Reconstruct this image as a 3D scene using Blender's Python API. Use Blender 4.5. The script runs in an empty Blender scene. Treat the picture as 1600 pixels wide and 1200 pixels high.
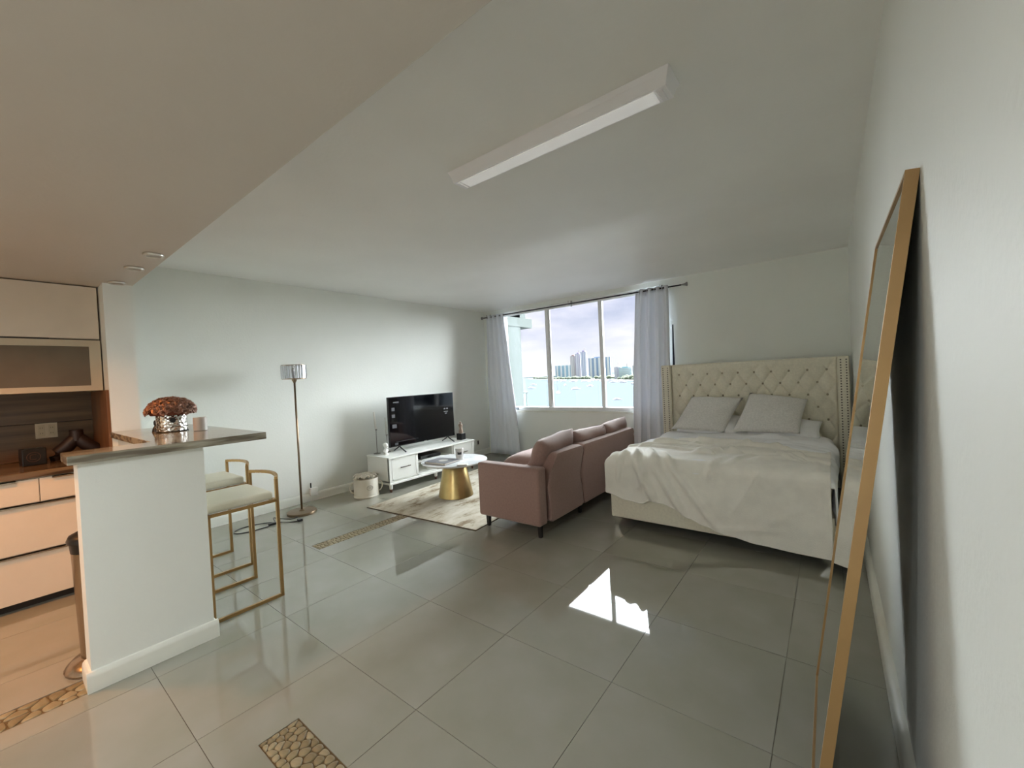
import bpy, bmesh, math, random
from math import sin, cos, pi, radians, sqrt, exp, atan2
from mathutils import Vector, Matrix
random.seed(7)
sc = bpy.context.scene
COL = sc.collection

# ------------------------------------------------------------------ camera
CAM_H = 1.39
cam_d = bpy.data.cameras.new('camera'); cam = bpy.data.objects.new('camera', cam_d); COL.objects.link(cam)
cam_d.sensor_fit = 'HORIZONTAL'; cam_d.sensor_width = 36.0
cam_d.lens = 640.5 * 36.0 / 1600.0
cam_d.clip_start = 0.02; cam_d.clip_end = 12000
yaw, pit, rol = -0.66165, -0.017944, -0.0488996
fwd = Vector((sin(yaw) * cos(pit), cos(yaw) * cos(pit), sin(pit)))
rgt = Vector((cos(yaw), -sin(yaw), 0)); up = rgt.cross(fwd)
r2 = cos(rol) * rgt + sin(rol) * up; u2 = -sin(rol) * rgt + cos(rol) * up
M = Matrix((r2, u2, -fwd)).transposed().to_4x4(); M.translation = (0, 0, CAM_H)
cam.matrix_world = M
sc.camera = cam

# ------------------------------------------------------------------ view, world, lights
sc.view_settings.view_transform = 'Standard'; sc.view_settings.look = 'None'
sc.view_settings.gamma = 1.0; sc.view_settings.use_curve_mapping = False
sc.view_settings.exposure = 0.42
SKY = 0.90
try:
    sc.cycles.use_denoising = True; sc.cycles.use_adaptive_sampling = False
    sc.cycles.max_bounces = 14; sc.cycles.diffuse_bounces = 8; sc.cycles.glossy_bounces = 6
    sc.cycles.transmission_bounces = 10; sc.cycles.transparent_max_bounces = 12
    sc.cycles.sample_clamp_indirect = 6.0; sc.cycles.caustics_reflective = False; sc.cycles.caustics_refractive = False
except Exception:
    pass

def link(nt, a, b): nt.links.new(a, b)
w = bpy.data.worlds.new('sky'); sc.world = w; w.use_nodes = True
nt = w.node_tree; nt.nodes.clear()
N = nt.nodes.new
out = N('ShaderNodeOutputWorld'); bg = N('ShaderNodeBackground'); tc = N('ShaderNodeTexCoord')
mp = N('ShaderNodeMapping'); mp.inputs['Scale'].default_value = (2.2, 2.2, 7.0); mp.inputs['Location'].default_value = (0.3, 0.9, 0.2)
nz = N('ShaderNodeTexNoise'); nz.inputs['Scale'].default_value = 1.5; nz.inputs['Detail'].default_value = 6; nz.inputs['Roughness'].default_value = 0.55
cr = N('ShaderNodeValToRGB')
cr.color_ramp.elements[0].position = 0.36; cr.color_ramp.elements[0].color = (0.48, 0.54, 0.72, 1)
cr.color_ramp.elements[1].position = 0.60; cr.color_ramp.elements[1].color = (1.0, 0.99, 1.0, 1)
e = cr.color_ramp.elements.new(0.47); e.color = (0.66, 0.69, 0.84, 1)
sx = N('ShaderNodeSeparateXYZ')
hz = N('ShaderNodeMapRange'); hz.inputs['From Min'].default_value = 0.0; hz.inputs['From Max'].default_value = 0.16
hz.inputs['To Min'].default_value = 0.85; hz.inputs['To Max'].default_value = 0.0
mx = N('ShaderNodeMix'); mx.data_type = 'RGBA'; mx.inputs['B'].default_value = (0.93, 0.94, 0.99, 1)
link(nt, tc.outputs['Generated'], mp.inputs['Vector']); link(nt, mp.outputs[0], nz.inputs['Vector'])
link(nt, nz.outputs[0], cr.inputs[0]); link(nt, tc.outputs['Generated'], sx.inputs[0]); link(nt, sx.outputs['Z'], hz.inputs['Value'])
link(nt, hz.outputs[0], mx.inputs['Factor']); link(nt, cr.outputs[0], mx.inputs['A']); link(nt, mx.outputs['Result'], bg.inputs['Color'])
bg.inputs['Strength'].default_value = SKY; link(nt, bg.outputs[0], out.inputs[0])

def area(name, loc, rot, sx_, sy_, energy, col, portal=False):
    l = bpy.data.lights.new(name, 'AREA'); l.shape = 'RECTANGLE'; l.size = sx_; l.size_y = sy_; l.energy = energy; l.color = col
    o = bpy.data.objects.new(name, l); COL.objects.link(o); o.location = loc; o.rotation_euler = rot
    if portal: l.cycles.is_portal = True
    return o
area('window_light_portal', (-3.2, 5.93, 1.65), (radians(-90), 0, 0), 2.9, 1.7, 1, (1, 1, 1), True)
sun_d = bpy.data.lights.new('clouded_sun', 'SUN'); sun_d.energy = 52.0; sun_d.angle = radians(125); sun_d.color = (0.89, 0.965, 1.0)
sun = bpy.data.objects.new('clouded_sun', sun_d); COL.objects.link(sun)
sun.rotation_euler = Vector((-0.28, 1.0, 0.60)).to_track_quat('Z', 'Y').to_euler(); sun.location = (0, 30, 20)
WARM = (1.0, 0.40, 0.10)
def downlight_lamp(loc, energy, col, size=0.13, spread=150):
    l = bpy.data.lights.new('downlight_lamp', 'AREA'); l.shape = 'DISK'; l.size = size; l.energy = energy; l.color = col; l.spread = radians(spread)
    o = bpy.data.objects.new('downlight_lamp', l); COL.objects.link(o); o.location = loc
    return o
KITCHEN_DL = [(-3.45, -0.25, 2.225), (-3.55, -1.4, 2.225)]
for p in KITCHEN_DL: downlight_lamp(p, 12, WARM, spread=135)
ENTRY_FILL = [(-1.3, -1.2, 2.225), (-1.1, -2.0, 2.225)]  # added fill lamps behind the camera, brightening the room and bed
for p in ENTRY_FILL: downlight_lamp(p, 20, (0.90, 0.955, 1.0), spread=175)

# ------------------------------------------------------------------ materials
def lin(c):
    return tuple((x / 12.92 if x <= 0.04045 else ((x + 0.055) / 1.055) ** 2.4) for x in [v / 255.0 for v in c])
_m = {}
def mat(name, rgb, rough=0.6, metal=0.0, var=0.05, scale=6.0, stretch=(1, 1, 1), bump=0.0, bscale=40.0, spec=0.5, dark=None, ramp=(0.35, 0.65), **kw):
    """principled with a noise-mixed base colour and optional fine bump"""
    if name in _m: return _m[name]
    m = bpy.data.materials.new(name); m.use_nodes = True; t = m.node_tree; b = t.nodes['Principled BSDF']
    c = lin(rgb); d = lin(dark) if dark else tuple(v * (1 - var * 2) for v in c)
    tcn = t.nodes.new('ShaderNodeTexCoord'); mpn = t.nodes.new('ShaderNodeMapping'); mpn.inputs['Scale'].default_value = stretch
    n = t.nodes.new('ShaderNodeTexNoise'); n.inputs['Scale'].default_value = scale; n.inputs['Detail'].default_value = 5
    r = t.nodes.new('ShaderNodeValToRGB'); r.color_ramp.elements[0].position = ramp[0]; r.color_ramp.elements[1].position = ramp[1]
    r.color_ramp.elements[0].color = (*d, 1); r.color_ramp.elements[1].color = (*c, 1)
    link(t, tcn.outputs['Object'], mpn.inputs[0]); link(t, mpn.outputs[0], n.inputs['Vector']); link(t, n.outputs[0], r.inputs[0]); link(t, r.outputs[0], b.inputs['Base Color'])
    b.inputs['Roughness'].default_value = rough; b.inputs['Metallic'].default_value = metal; b.inputs['Specular IOR Level'].default_value = spec
    if bump:
        n2 = t.nodes.new('ShaderNodeTexNoise'); n2.inputs['Scale'].default_value = bscale; n2.inputs['Detail'].default_value = 3
        bp = t.nodes.new('ShaderNodeBump'); bp.inputs['Strength'].default_value = bump; bp.inputs['Distance'].default_value = 0.01
        link(t, tcn.outputs['Object'], n2.inputs['Vector']); link(t, n2.outputs[0], bp.inputs['Height']); link(t, bp.outputs[0], b.inputs['Normal'])
    for k, v in kw.items(): b.inputs[k.replace('_', ' ')].default_value = v
    _m[name] = m; return m
def glass_pane(name, tint=(1, 1, 1), gloss=0.08):
    m = bpy.data.materials.new(name); m.use_nodes = True; t = m.node_tree; t.nodes.clear()
    o = t.nodes.new('ShaderNodeOutputMaterial'); a = t.nodes.new('ShaderNodeBsdfTransparent'); g = t.nodes.new('ShaderNodeBsdfGlossy'); x = t.nodes.new('ShaderNodeMixShader')
    a.inputs[0].default_value = (*tint, 1); g.inputs['Roughness'].default_value = 0.02
    f = t.nodes.new('ShaderNodeFresnel'); f.inputs[0].default_value = 1.35
    link(t, f.outputs[0], x.inputs[0]); link(t, a.outputs[0], x.inputs[1]); link(t, g.outputs[0], x.inputs[2]); link(t, x.outputs[0], o.inputs[0])
    return m
def emis(name, rgb, s):
    m = bpy.data.materials.new(name); m.use_nodes = True; b = m.node_tree.nodes['Principled BSDF']
    b.inputs['Base Color'].default_value = (*lin(rgb), 1); b.inputs['Emission Color'].default_value = (*lin(rgb), 1); b.inputs['Emission Strength'].default_value = s
    return m

PAINT = mat('wall_paint', (236, 238, 232), 0.55, var=0.02, scale=1.2, bump=0.12, bscale=55)
CEILP = mat('ceiling_paint', (243, 243, 240), 0.6, var=0.02, scale=1.5, bump=0.1, bscale=40)
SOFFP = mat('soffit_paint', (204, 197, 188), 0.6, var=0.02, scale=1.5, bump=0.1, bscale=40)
TRIM = mat('trim_paint', (232, 232, 222), 0.35, var=0.02)
TILE = mat('porcelain_tile', (150, 148, 138), 0.03, var=0.05, scale=2.5, dark=(142, 141, 127), spec=1.0)
GROUT = mat('grout', (112, 108, 94), 0.8)
PEB = [mat('pebble_' + k, c, 0.4, var=0.1, scale=18, bump=0.2, bscale=80) for k, c in dict(sand=(146, 132, 100), honey=(134, 119, 88), cream=(158, 145, 114)).items()]
PGROUT = mat('pebble_grout', (104, 86, 56), 0.8)
CABW = mat('cabinet_lacquer', (224, 212, 196), 0.25, var=0.02)
CABF = mat('cabinet_glass_frame', (200, 188, 165), 0.3, var=0.02)
FROST = mat('frosted_glass', (112, 100, 82), 0.25, var=0.12, scale=3)
DARKK = mat('toe_kick_dark', (40, 34, 30), 0.5)
WOODS = mat('backsplash_wood', (120, 92, 62), 0.35, scale=3, stretch=(1, 0.5, 9), dark=(78, 58, 38), ramp=(0.3, 0.7))
WOODO = mat('side_wood', (134, 92, 58), 0.4, scale=3, stretch=(3, 3, 0.6), dark=(108, 72, 44))
STONE = mat('veined_stone', (172, 166, 148), 0.10, scale=5, stretch=(2.2, 0.5, 5), dark=(108, 98, 82), ramp=(0.40, 0.56))
STONEK = mat('kitchen_stone', (112, 92, 68), 0.18, scale=5, stretch=(2, 0.45, 6), dark=(58, 42, 30), ramp=(0.42, 0.56))
GOLD = mat('brushed_gold', (188, 164, 112), 0.32, 1.0, var=0.04, scale=20)
GOLDP = mat('gold_painted_metal', (178, 142, 92), 0.4, 0.85, var=0.03)
GOLDM = mat('mirror_frame_gold', (172, 138, 94), 0.4, 0.6, var=0.03, scale=10)
COPPER = mat('lamp_copper', (142, 122, 98), 0.3, 0.9, var=0.05)
CHROME = mat('chrome', (235, 235, 235), 0.12, 1.0, var=0.0)
STEEL = mat('brushed_steel', (176, 160, 142), 0.25, 1.0, var=0.03, scale=10, stretch=(6, 6, .5))
BLACK = mat('black_plastic', (16, 16, 17), 0.35, var=0.05)
BLKW = mat('black_leg_wood', (22, 19, 17), 0.4, var=0.1)
LEATHC = mat('cream_leather', (232, 226, 204), 0.42, var=0.02, bump=0.12, bscale=120)
PINKF = mat('dusty_pink_linen', (152, 121, 111), 0.85, var=0.05, scale=60, bump=0.25, bscale=420, Sheen_Weight=0.25)
CREAMF = mat('cream_linen', (236, 230, 211), 0.85, var=0.04, scale=50, bump=0.25, bscale=350, Sheen_Weight=0.2)
BLANK = mat('cream_fleece', (248, 244, 234), 0.95, var=0.03, scale=12, bump=0.25, bscale=160, Sheen_Weight=0.4)
DUVET = mat('white_duvet', (250, 250, 251), 0.85, var=0.015, scale=8, bump=0.1, bscale=200, Sheen_Weight=0.2)
PILG = mat('grey_knit', (236, 233, 228), 0.95, var=0.06, scale=60, bump=0.5, bscale=150, Sheen_Weight=0.4)
WHITEC = mat('white_ceramic', (238, 238, 232), 0.3, var=0.01)
WAX = mat('white_wax', (246, 244, 236), 0.5, var=0.01)
def cloth_translucent(name, rgb, k=.07):
    m = bpy.data.materials.new(name); m.use_nodes = True; t_ = m.node_tree; b = t_.nodes['Principled BSDF']; o_ = t_.nodes['Material Output']
    b.inputs['Base Color'].default_value = (*lin(rgb), 1); b.inputs['Roughness'].default_value = .85
    tl = t_.nodes.new('ShaderNodeBsdfTranslucent'); tl.inputs[0].default_value = (*lin(rgb), 1); x = t_.nodes.new('ShaderNodeMixShader'); x.inputs[0].default_value = k
    n = t_.nodes.new('ShaderNodeTexNoise'); n.inputs['Scale'].default_value = 220; bp = t_.nodes.new('ShaderNodeBump'); bp.inputs['Strength'].default_value = .1; bp.inputs['Distance'].default_value = .003
    link(t_, n.outputs[0], bp.inputs['Height']); link(t_, bp.outputs[0], b.inputs['Normal'])
    link(t_, b.outputs[0], x.inputs[1]); link(t_, tl.outputs[0], x.inputs[2]); link(t_, x.outputs[0], o_.inputs[0]); return m
CURT = cloth_translucent('curtain_cloth', (238, 241, 247))
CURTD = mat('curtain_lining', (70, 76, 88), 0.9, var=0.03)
ALU = mat('window_aluminium', (232, 233, 232), 0.4, 0.0, var=0.02)
GLASSP = glass_pane('window_glass')
WHITEM = mat('white_furniture_paint', (236, 237, 232), 0.3, var=0.01)
SCREEN = mat('tv_screen', (6, 7, 10), 0.06, var=0.0, spec=0.6)
MARBLE = mat('white_marble', (232, 234, 235), 0.12, scale=4, dark=(196, 200, 204), ramp=(0.32, 0.5))
MIRROR = mat('mirror_glass', (236, 240, 238), 0.0, 1.0, var=0.0)
FIXB = mat('fixture_body', (246, 246, 250), 0.4, var=0.01)
FIXD = mat('fixture_diffuser_glow', (253, 254, 254), 0.2, var=0.01, Emission_Color=(1, 1, 1, 1), Emission_Strength=0.15)  # weak emission added so the diffuser of the unlit fixture looks bright

# ------------------------------------------------------------------ geometry helpers
class MB:
    def __init__(s): s.b = bmesh.new()
    def box(s, a, c, bev=0.0, seg=2, rot=None, piv=None):
        r = bmesh.ops.create_cube(s.b, size=1.0); vs = r['verts']
        a = Vector(a); c = Vector(c); m = (a + c) / 2; d = c - a
        for v in vs: v.co = Vector((v.co.x * d.x, v.co.y * d.y, v.co.z * d.z)) + m
        if bev > 0:
            es = list({e_ for v in vs for e_ in v.link_edges})
            g = bmesh.ops.bevel(s.b, geom=vs + es, offset=bev, segments=seg, affect='EDGES', profile=0.5)
            vs = list({v for f in g['faces'] for v in f.verts} | {v for v in vs if v.is_valid})
        if rot is not None:
            p = Vector(piv) if piv is not None else m
            for v in vs: v.co = rot @ (v.co - p) + p
        return s
    def lathe(s, prof, seg=24, c=(0, 0, 0), cap=True, axis='z'):
        rings = []
        for r, z in prof:
            ring = []
            for i in range(seg):
                a = 2 * pi * i / seg
                p = (r * cos(a), r * sin(a), z)
                if axis == 'x': p = (z, r * cos(a), r * sin(a))
                if axis == 'y': p = (r * cos(a), z, r * sin(a))
                ring.append(s.b.verts.new((p[0] + c[0], p[1] + c[1], p[2] + c[2])))
            rings.append(ring)
        for A, B in zip(rings, rings[1:]):
            for i in range(seg):
                j = (i + 1) % seg
                s.b.faces.new((A[i], A[j], B[j], B[i]))
        if cap:
            s.b.faces.new(rings[0][::-1]); s.b.faces.new(rings[-1])
        return s
    def tube(s, pts, r, seg=8, close=False, rs=None):
        pts = [Vector(p) for p in pts]; n = len(pts); rings = []
        for i, p in enumerate(pts):
            if close: t = (pts[(i + 1) % n] - pts[i - 1])
            else: t = (pts[min(i + 1, n - 1)] - pts[max(i - 1, 0)])
            t.normalize(); ref = Vector((0, 0, 1)) if abs(t.z) < 0.9 else Vector((1, 0, 0))
            a = t.cross(ref).normalized(); b = t.cross(a).normalized(); rr = rs[i] if rs else r
            rings.append([s.b.verts.new(p + rr * (cos(2 * pi * k / seg) * a + sin(2 * pi * k / seg) * b)) for k in range(seg)])
        m = n if close else n - 1
        for i in range(m):
            A = rings[i]; B = rings[(i + 1) % n]
            for k in range(seg):
                l = (k + 1) % seg; s.b.faces.new((A[k], A[l], B[l], B[k]))
        if not close: s.b.faces.new(rings[0][::-1]); s.b.faces.new(rings[-1])
        return s
    def bars(s, pts, w, close=False):
        """square section bar with mitred corners along axis-aligned-ish path"""
        pts = [Vector(p) for p in pts]
        pr = list(zip(pts, pts[1:])) + ([(pts[-1], pts[0])] if close else [])
        for a, b in pr:
            d = (b - a).normalized(); L = (b - a).length + w
            m = (a + b) / 2; q = d.to_track_quat('X', 'Z')
            r = bmesh.ops.create_cube(s.b, size=1.0)
            for v in r['verts']: v.co = q @ Vector((v.co.x * L, v.co.y * w, v.co.z * w)) + m
        return s
    def prism(s, poly, z0, z1, bev=0):
        vb = [s.b.verts.new((x, y, z0)) for x, y in poly]; vt = [s.b.verts.new((x, y, z1)) for x, y in poly]
        s.b.faces.new(vb[::-1]); s.b.faces.new(vt); n = len(poly)
        for i in range(n):
            j = (i + 1) % n; s.b.faces.new((vb[i], vb[j], vt[j], vt[i]))
        return s
    def sphere(s, c, r, seg=12, rings=8, sc_=(1, 1, 1)):
        g = bmesh.ops.create_uvsphere(s.b, u_segments=seg, v_segments=rings, radius=r)
        for v in g['verts']: v.co = Vector((v.co.x * sc_[0] + c[0], v.co.y * sc_[1] + c[1], v.co.z * sc_[2] + c[2]))
        return s
    def grid(s, fn, nu, nv):
        vs = [[s.b.verts.new(fn(i / nu, j / nv)) for j in range(nv + 1)] for i in range(nu + 1)]
        for i in range(nu):
            for j in range(nv): s.b.faces.new((vs[i][j], vs[i + 1][j], vs[i + 1][j + 1], vs[i][j + 1]))
        return s
    def mesh(s, name, m, smooth=False, autos=None):
        bmesh.ops.recalc_face_normals(s.b, faces=s.b.faces)
        me = bpy.data.meshes.new(name); s.b.to_mesh(me); s.b.free()
        if isinstance(m, (list, tuple)):
            for q in m: me.materials.append(q)
        elif m: me.materials.append(m)
        if smooth or autos is not None:
            for p in me.polygons: p.use_smooth = True
            if autos is not None:
                try: me.set_sharp_from_angle(angle=radians(autos))
                except Exception: pass
        return me
def obj(name, mb, m, parent=None, smooth=False, autos=None, loc=None, rot=None, kind=None, label=None):
    me = mb.mesh(name, m, smooth, autos) if isinstance(mb, MB) else mb
    o = bpy.data.objects.new(name, me); COL.objects.link(o)
    if parent is not None: o.parent = parent
    if loc is not None: o.location = loc
    if rot is not None: o.rotation_euler = rot
    if kind: o['kind'] = kind
    if label: o['label'] = label
    return o
def tag(o, label, cat, group=None, kind=None):
    o['label'] = label; o['category'] = cat
    if group: o['group'] = group
    if kind: o['kind'] = kind
    return o
def thing(name, label, cat, loc=(0, 0, 0), rz=0.0, group=None):
    o = bpy.data.objects.new(name, None); COL.objects.link(o); o.location = loc; o.rotation_euler = (0, 0, rz)
    o.empty_display_size = 0.1
    return tag(o, label, cat, group)
def dup(root, loc=None, rz=None, label=None):
    r = root.copy(); COL.objects.link(r)
    if loc is not None: r.location = loc
    if rz is not None: r.rotation_euler = (0, 0, rz)
    if label: r['label'] = label
    for ch in root.children:
        c = ch.copy(); COL.objects.link(c); c.parent = r
        for g in ch.children:
            d = g.copy(); COL.objects.link(d); d.parent = c
    return r
def struct(name, mb, m, label=None, **kw):
    o = obj(name, mb, m, **kw); o['kind'] = 'structure'
    if label: o['label'] = label
    return o
B = lambda a, c, bev=0.0, seg=2: MB().box(a, c, bev, seg)

# ------------------------------------------------------------------ room shell
XL, XR, YW, ZC, ZS, YS = -5.03, 0.178, 5.70, 2.60, 2.24, 0.742
YB = -2.6
t = 0.2
struct('wall_left', B((XL - t, YB, 0), (XL, YW + t, ZC)), PAINT, 'long white wall behind the television')
struct('wall_right', B((XR, YB, 0), (XR + t, YW + t, ZC)), PAINT, 'white wall the tall mirror leans on')
struct('wall_back', B((XL, YB - t, 0), (XR, YB, ZC)), PAINT, 'white wall behind the camera')
struct('ceiling', B((XL - t, YB - t, ZC), (XR + t, YW + t, ZC + 0.2)), CEILP, 'white main ceiling')
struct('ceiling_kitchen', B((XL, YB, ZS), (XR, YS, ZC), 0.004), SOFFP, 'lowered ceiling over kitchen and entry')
WX0, WX1, WZ0, WZ1 = -4.63, -1.76, 0.80, 2.53
fw = MB()
fw.box((XL, YW, 0), (WX0, YW + t, ZC)); fw.box((WX1, YW, 0), (XR, YW + t, ZC)); fw.box((WX0, YW, 0), (WX1, YW + t, WZ0)); fw.box((WX0, YW, WZ1), (WX1, YW + t, ZC))
struct('wall_window', fw, PAINT, 'white wall with the wide window')
# wing wall beside the kitchen cabinets, L-shaped half wall
struct('wall_wing', B((XL, 0.571, 0), (-4.27, 0.735, ZS)), PAINT, 'white wall stub between kitchen and living area')
hw = MB(); hw.prism([(-2.80, 0.25), (-2.80, 0.74), (-4.27, 0.74), (-4.27, 0.60), (-2.95, 0.60), (-2.95, 0.25)], 0, 1.08)
struct('wall_half', hw, PAINT, 'waist-high white L-shaped wall carrying the stone bar top')

def baseboard(name, a, b, nrm, h=0.10, th=0.018):
    """extruded profile from a to b on the floor; nrm points into the room"""
    a = Vector((*a, 0)); b = Vector((*b, 0)); n = Vector((*nrm, 0)); m = MB()
    prof = [(0, 0), (th, 0), (th, h * 0.72), (th * 0.85, h * 0.86), (th * 0.45, h * 0.97), (0, h)]
    A = [m.b.verts.new(a + n * p + Vector((0, 0, z))) for p, z in prof]; Bv = [m.b.verts.new(b + n * p + Vector((0, 0, z))) for p, z in prof]
    k = len(prof)
    for i in range(k):
        j = (i + 1) % k; m.b.faces.new((A[i], A[j], Bv[j], Bv[i]))
    m.b.faces.new(A[::-1]); m.b.faces.new(Bv)
    o = struct(name, m, TRIM, autos=30); o['label'] = 'painted white baseboard'
    return o
baseboard('baseboard_left', (XL, 0.735), (XL, YW), (1, 0))
baseboard('baseboard_right', (XR, YB), (XR, YW), (-1, 0), 0.10, 0.03)
baseboard('baseboard_window', (XL + .02, YW), (XR - .03, YW), (0, -1))
baseboard('baseboard_half_wall', (-2.80, 0.232), (-2.80, 0.758), (1, 0), 0.095, 0.02)
baseboard('baseboard_half_wall_end', (-2.95, 0.25), (-2.80, 0.25), (0, -1), 0.095, 0.018)
baseboard('baseboard_half_wall_back', (-4.27, 0.74), (-2.80, 0.74), (0, 1), 0.095, 0.018)

# ------------------------------------------------------------------ floor: every tile a part, pebble inlays
floor = struct('floor', B((XL - t, YB - t, -0.12), (XR + t, YW + t, -0.0045)), GROUT, 'floor of large glossy greige porcelain tiles')
STR_A = (-1.806, 0.593, -0.60, 0.748); STR_B = (-2.952, -1.9, -2.792, 0.25); STR_C = (-3.615, 1.685, -3.475, 3.6)
STRIPS = [STR_A, STR_B, STR_C]
def tile_mesh(x0, y0, x1, y1, holes, th=0.0045):
    xs = sorted({x0, x1} | {v for h in holes for v in (h[0], h[2]) if x0 < v < x1}); ys = sorted({y0, y1} | {v for h in holes for v in (h[1], h[3]) if y0 < v < y1})
    m = MB(); V = {}
    def vv(x, y, z):
        k = (x, y, z)
        if k not in V: V[k] = m.b.verts.new(k)
        return V[k]
    cells = {}
    for i in range(len(xs) - 1):
        for j in range(len(ys) - 1):
            cx, cy = (xs[i] + xs[i + 1]) / 2, (ys[j] + ys[j + 1]) / 2
            if not any(h[0] < cx < h[2] and h[1] < cy < h[3] for h in holes): cells[(i, j)] = 1
    for (i, j) in cells:
        a, b, c, d = xs[i], ys[j], xs[i + 1], ys[j + 1]
        m.b.faces.new((vv(a, b, 0), vv(c, b, 0), vv(c, d, 0), vv(a, d, 0)))
        for di, dj, p, q in ((-1, 0, (a, d), (a, b)), (1, 0, (c, b), (c, d)), (0, -1, (a, b), (c, b)), (0, 1, (c, d), (a, d))):
            if (i + di, j + dj) not in cells:
                m.b.faces.new((vv(*p, 0), vv(*q, 0), vv(*q, -th), vv(*p, -th)))
    return m if cells else None
G = 0.0012
xk = sorted([-0.203 - 0.6115 * k for k in range(-1, 9)]); yk = [0.456 + 0.604 * k for k in range(-6, 10)]
full = None
for i in range(len(xk) - 1):
    for j in range(len(yk) - 1):
        x0, x1, y0, y1 = max(xk[i], XL) + G, min(xk[i + 1], XR) - G, max(yk[j], YB) + G, min(yk[j + 1], YW) - G
        if x1 - x0 < 0.03 or y1 - y0 < 0.03: continue
        hs = [h for h in STRIPS if h[0] < x1 and h[2] > x0 and h[1] < y1 and h[3] > y0]
        if hs:
            tm = tile_mesh(x0, y0, x1, y1, hs)
            if tm: obj('tile', tm, TILE, floor)
            continue
        whole = abs((x1 - x0) - (0.6115 - 2 * G)) < 1e-4 and abs((y1 - y0) - (0.604 - 2 * G)) < 1e-4
        if whole:
            if full is None: full = tile_mesh(0, 0, 0.6115 - 2 * G, 0.604 - 2 * G, []).mesh('tile', TILE)
            obj('tile', full, None, floor, loc=(x0, y0, 0))
        else:
            obj('tile', tile_mesh(x0, y0, x1, y1, []), TILE, floor)
def clip(poly, px, py, nx, ny):
    o = []
    for k in range(len(poly)):
        a, b = poly[k], poly[(k + 1) % len(poly)]
        da = (a[0] - px) * nx + (a[1] - py) * ny; db = (b[0] - px) * nx + (b[1] - py) * ny
        if da <= 0: o.append(a)
        if (da < 0 < db) or (db < 0 < da):
            s = da / (da - db); o.append((a[0] + s * (b[0] - a[0]), a[1] + s * (b[1] - a[1])))
    return o
def pebbles(rect, step, rnd):
    x0, y0, x1, y1 = rect; pts = []
    for _ in range(6000):
        p = (rnd.uniform(x0 + step * .3, x1 - step * .3), rnd.uniform(y0 + step * .3, y1 - step * .3))
        ang = rnd.random()
        if all(((p[0] - q[0]) ** 2 + (p[1] - q[1]) ** 2) > (step * (0.72 + 0.5 * abs(sin(7 * q[0])))) ** 2 for q in pts): pts.append(p)
    res = []
    for p in pts:
        poly = [(x0 + .004, y0 + .004), (x1 - .004, y0 + .004), (x1 - .004, y1 - .004), (x0 + .004, y1 - .004)]
        for q in pts:
            if q is p or abs(q[0] - p[0]) + abs(q[1] - p[1]) > step * 5: continue
            nx, ny = q[0] - p[0], q[1] - p[1]
            poly = clip(poly, (p[0] + q[0]) / 2, (p[1] + q[1]) / 2, nx, ny)
            if len(poly) < 3: break
        if len(poly) < 3: continue
        cx = sum(v[0] for v in poly) / len(poly); cy = sum(v[1] for v in poly) / len(poly)
        for _ in range(2):
            n2 = []
            for k in range(len(poly)):
                a, b = poly[k], poly[(k + 1) % len(poly)]
                n2 += [(a[0] * .75 + b[0] * .25, a[1] * .75 + b[1] * .25), (a[0] * .25 + b[0] * .75, a[1] * .25 + b[1] * .75)]
            poly = n2
        res.append((cx, cy, [((v[0] - cx), (v[1] - cy)) for v in poly]))
    return res
def pebble_into(m, cx, cy, poly):
    rings = []
    for s, z in ((0.93, -0.004), (0.90, -0.0005), (0.80, 0.0014), (0.5, 0.0022)):
        rings.append([m.b.verts.new((cx + x * s, cy + y * s, z)) for x, y in poly])
    n = len(poly)
    for A, Bv in zip(rings, rings[1:]):
        for k in range(n): m.b.faces.new((A[k], A[(k + 1) % n], Bv[(k + 1) % n], Bv[k]))
    m.b.faces.new(rings[-1])
rnd = random.Random(3)
for rect, step, single, ymax in ((STR_A, 0.030, True, 9), (STR_B, 0.042, True, 9), (STR_C, 0.034, False, 9)):
    base = obj('pebble_inlay', B((rect[0], rect[1], -0.006), (rect[2], rect[3], -0.0035)), PGROUT, floor, label='inlaid strip of natural pebbles')
    use = rect
    if rect is STR_A: use = (rect[0], rect[1], -1.30, rect[3])
    if rect is STR_B: use = (rect[0], -0.55, rect[2], rect[3])
    if rect is STR_C: use = (rect[0], rect[1], rect[2], 2.66)
    pl = pebbles(use, step, rnd)
    if single:
        for (cx, cy, poly) in pl:
            m = MB(); pebble_into(m, 0, 0, poly); obj('pebble', m, rnd.choice(PEB), base, smooth=True, loc=(cx, cy, 0))
    else:
        m = MB()
        for (cx, cy, poly) in pl: pebble_into(m, cx, cy, poly)
        obj('pebbles', m, PEB[0], base, smooth=True, kind='stuff')

# ------------------------------------------------------------------ window
wf = MB(); yf0, yf1 = YW + 0.05, YW + 0.12
wf.box((WX0, yf0, WZ1 - 0.06), (WX1, yf1, WZ1), .004); wf.box((WX0, yf0 - .02, WZ0), (WX1, yf1, WZ0 + 0.055), .004)
wf.box((WX0, yf0, WZ0), (WX0 + 0.045, yf1, WZ1), .004); wf.box((WX1 - 0.045, yf0, WZ0), (WX1, yf1, WZ1), .004)
win = struct('window_1', wf, ALU, 'wide three-part sliding window with grey aluminium frame')
mxs = (-3.70, -2.735)
for k, xm in enumerate(mxs):
    m = MB(); m.box((xm - .03, yf0 + .012, WZ0 + .05), (xm + .03, yf1 - .01, WZ1 - .055), .003)
    if k == 0: m.box((xm + .03, yf0 + .03, WZ0 + .05), (xm + .05, yf1 - .012, WZ1 - .055), .002)
    obj('mullion', m, ALU, win)
xs = [WX0 + .045, mxs[0], mxs[1], WX1 - .045]
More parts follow.
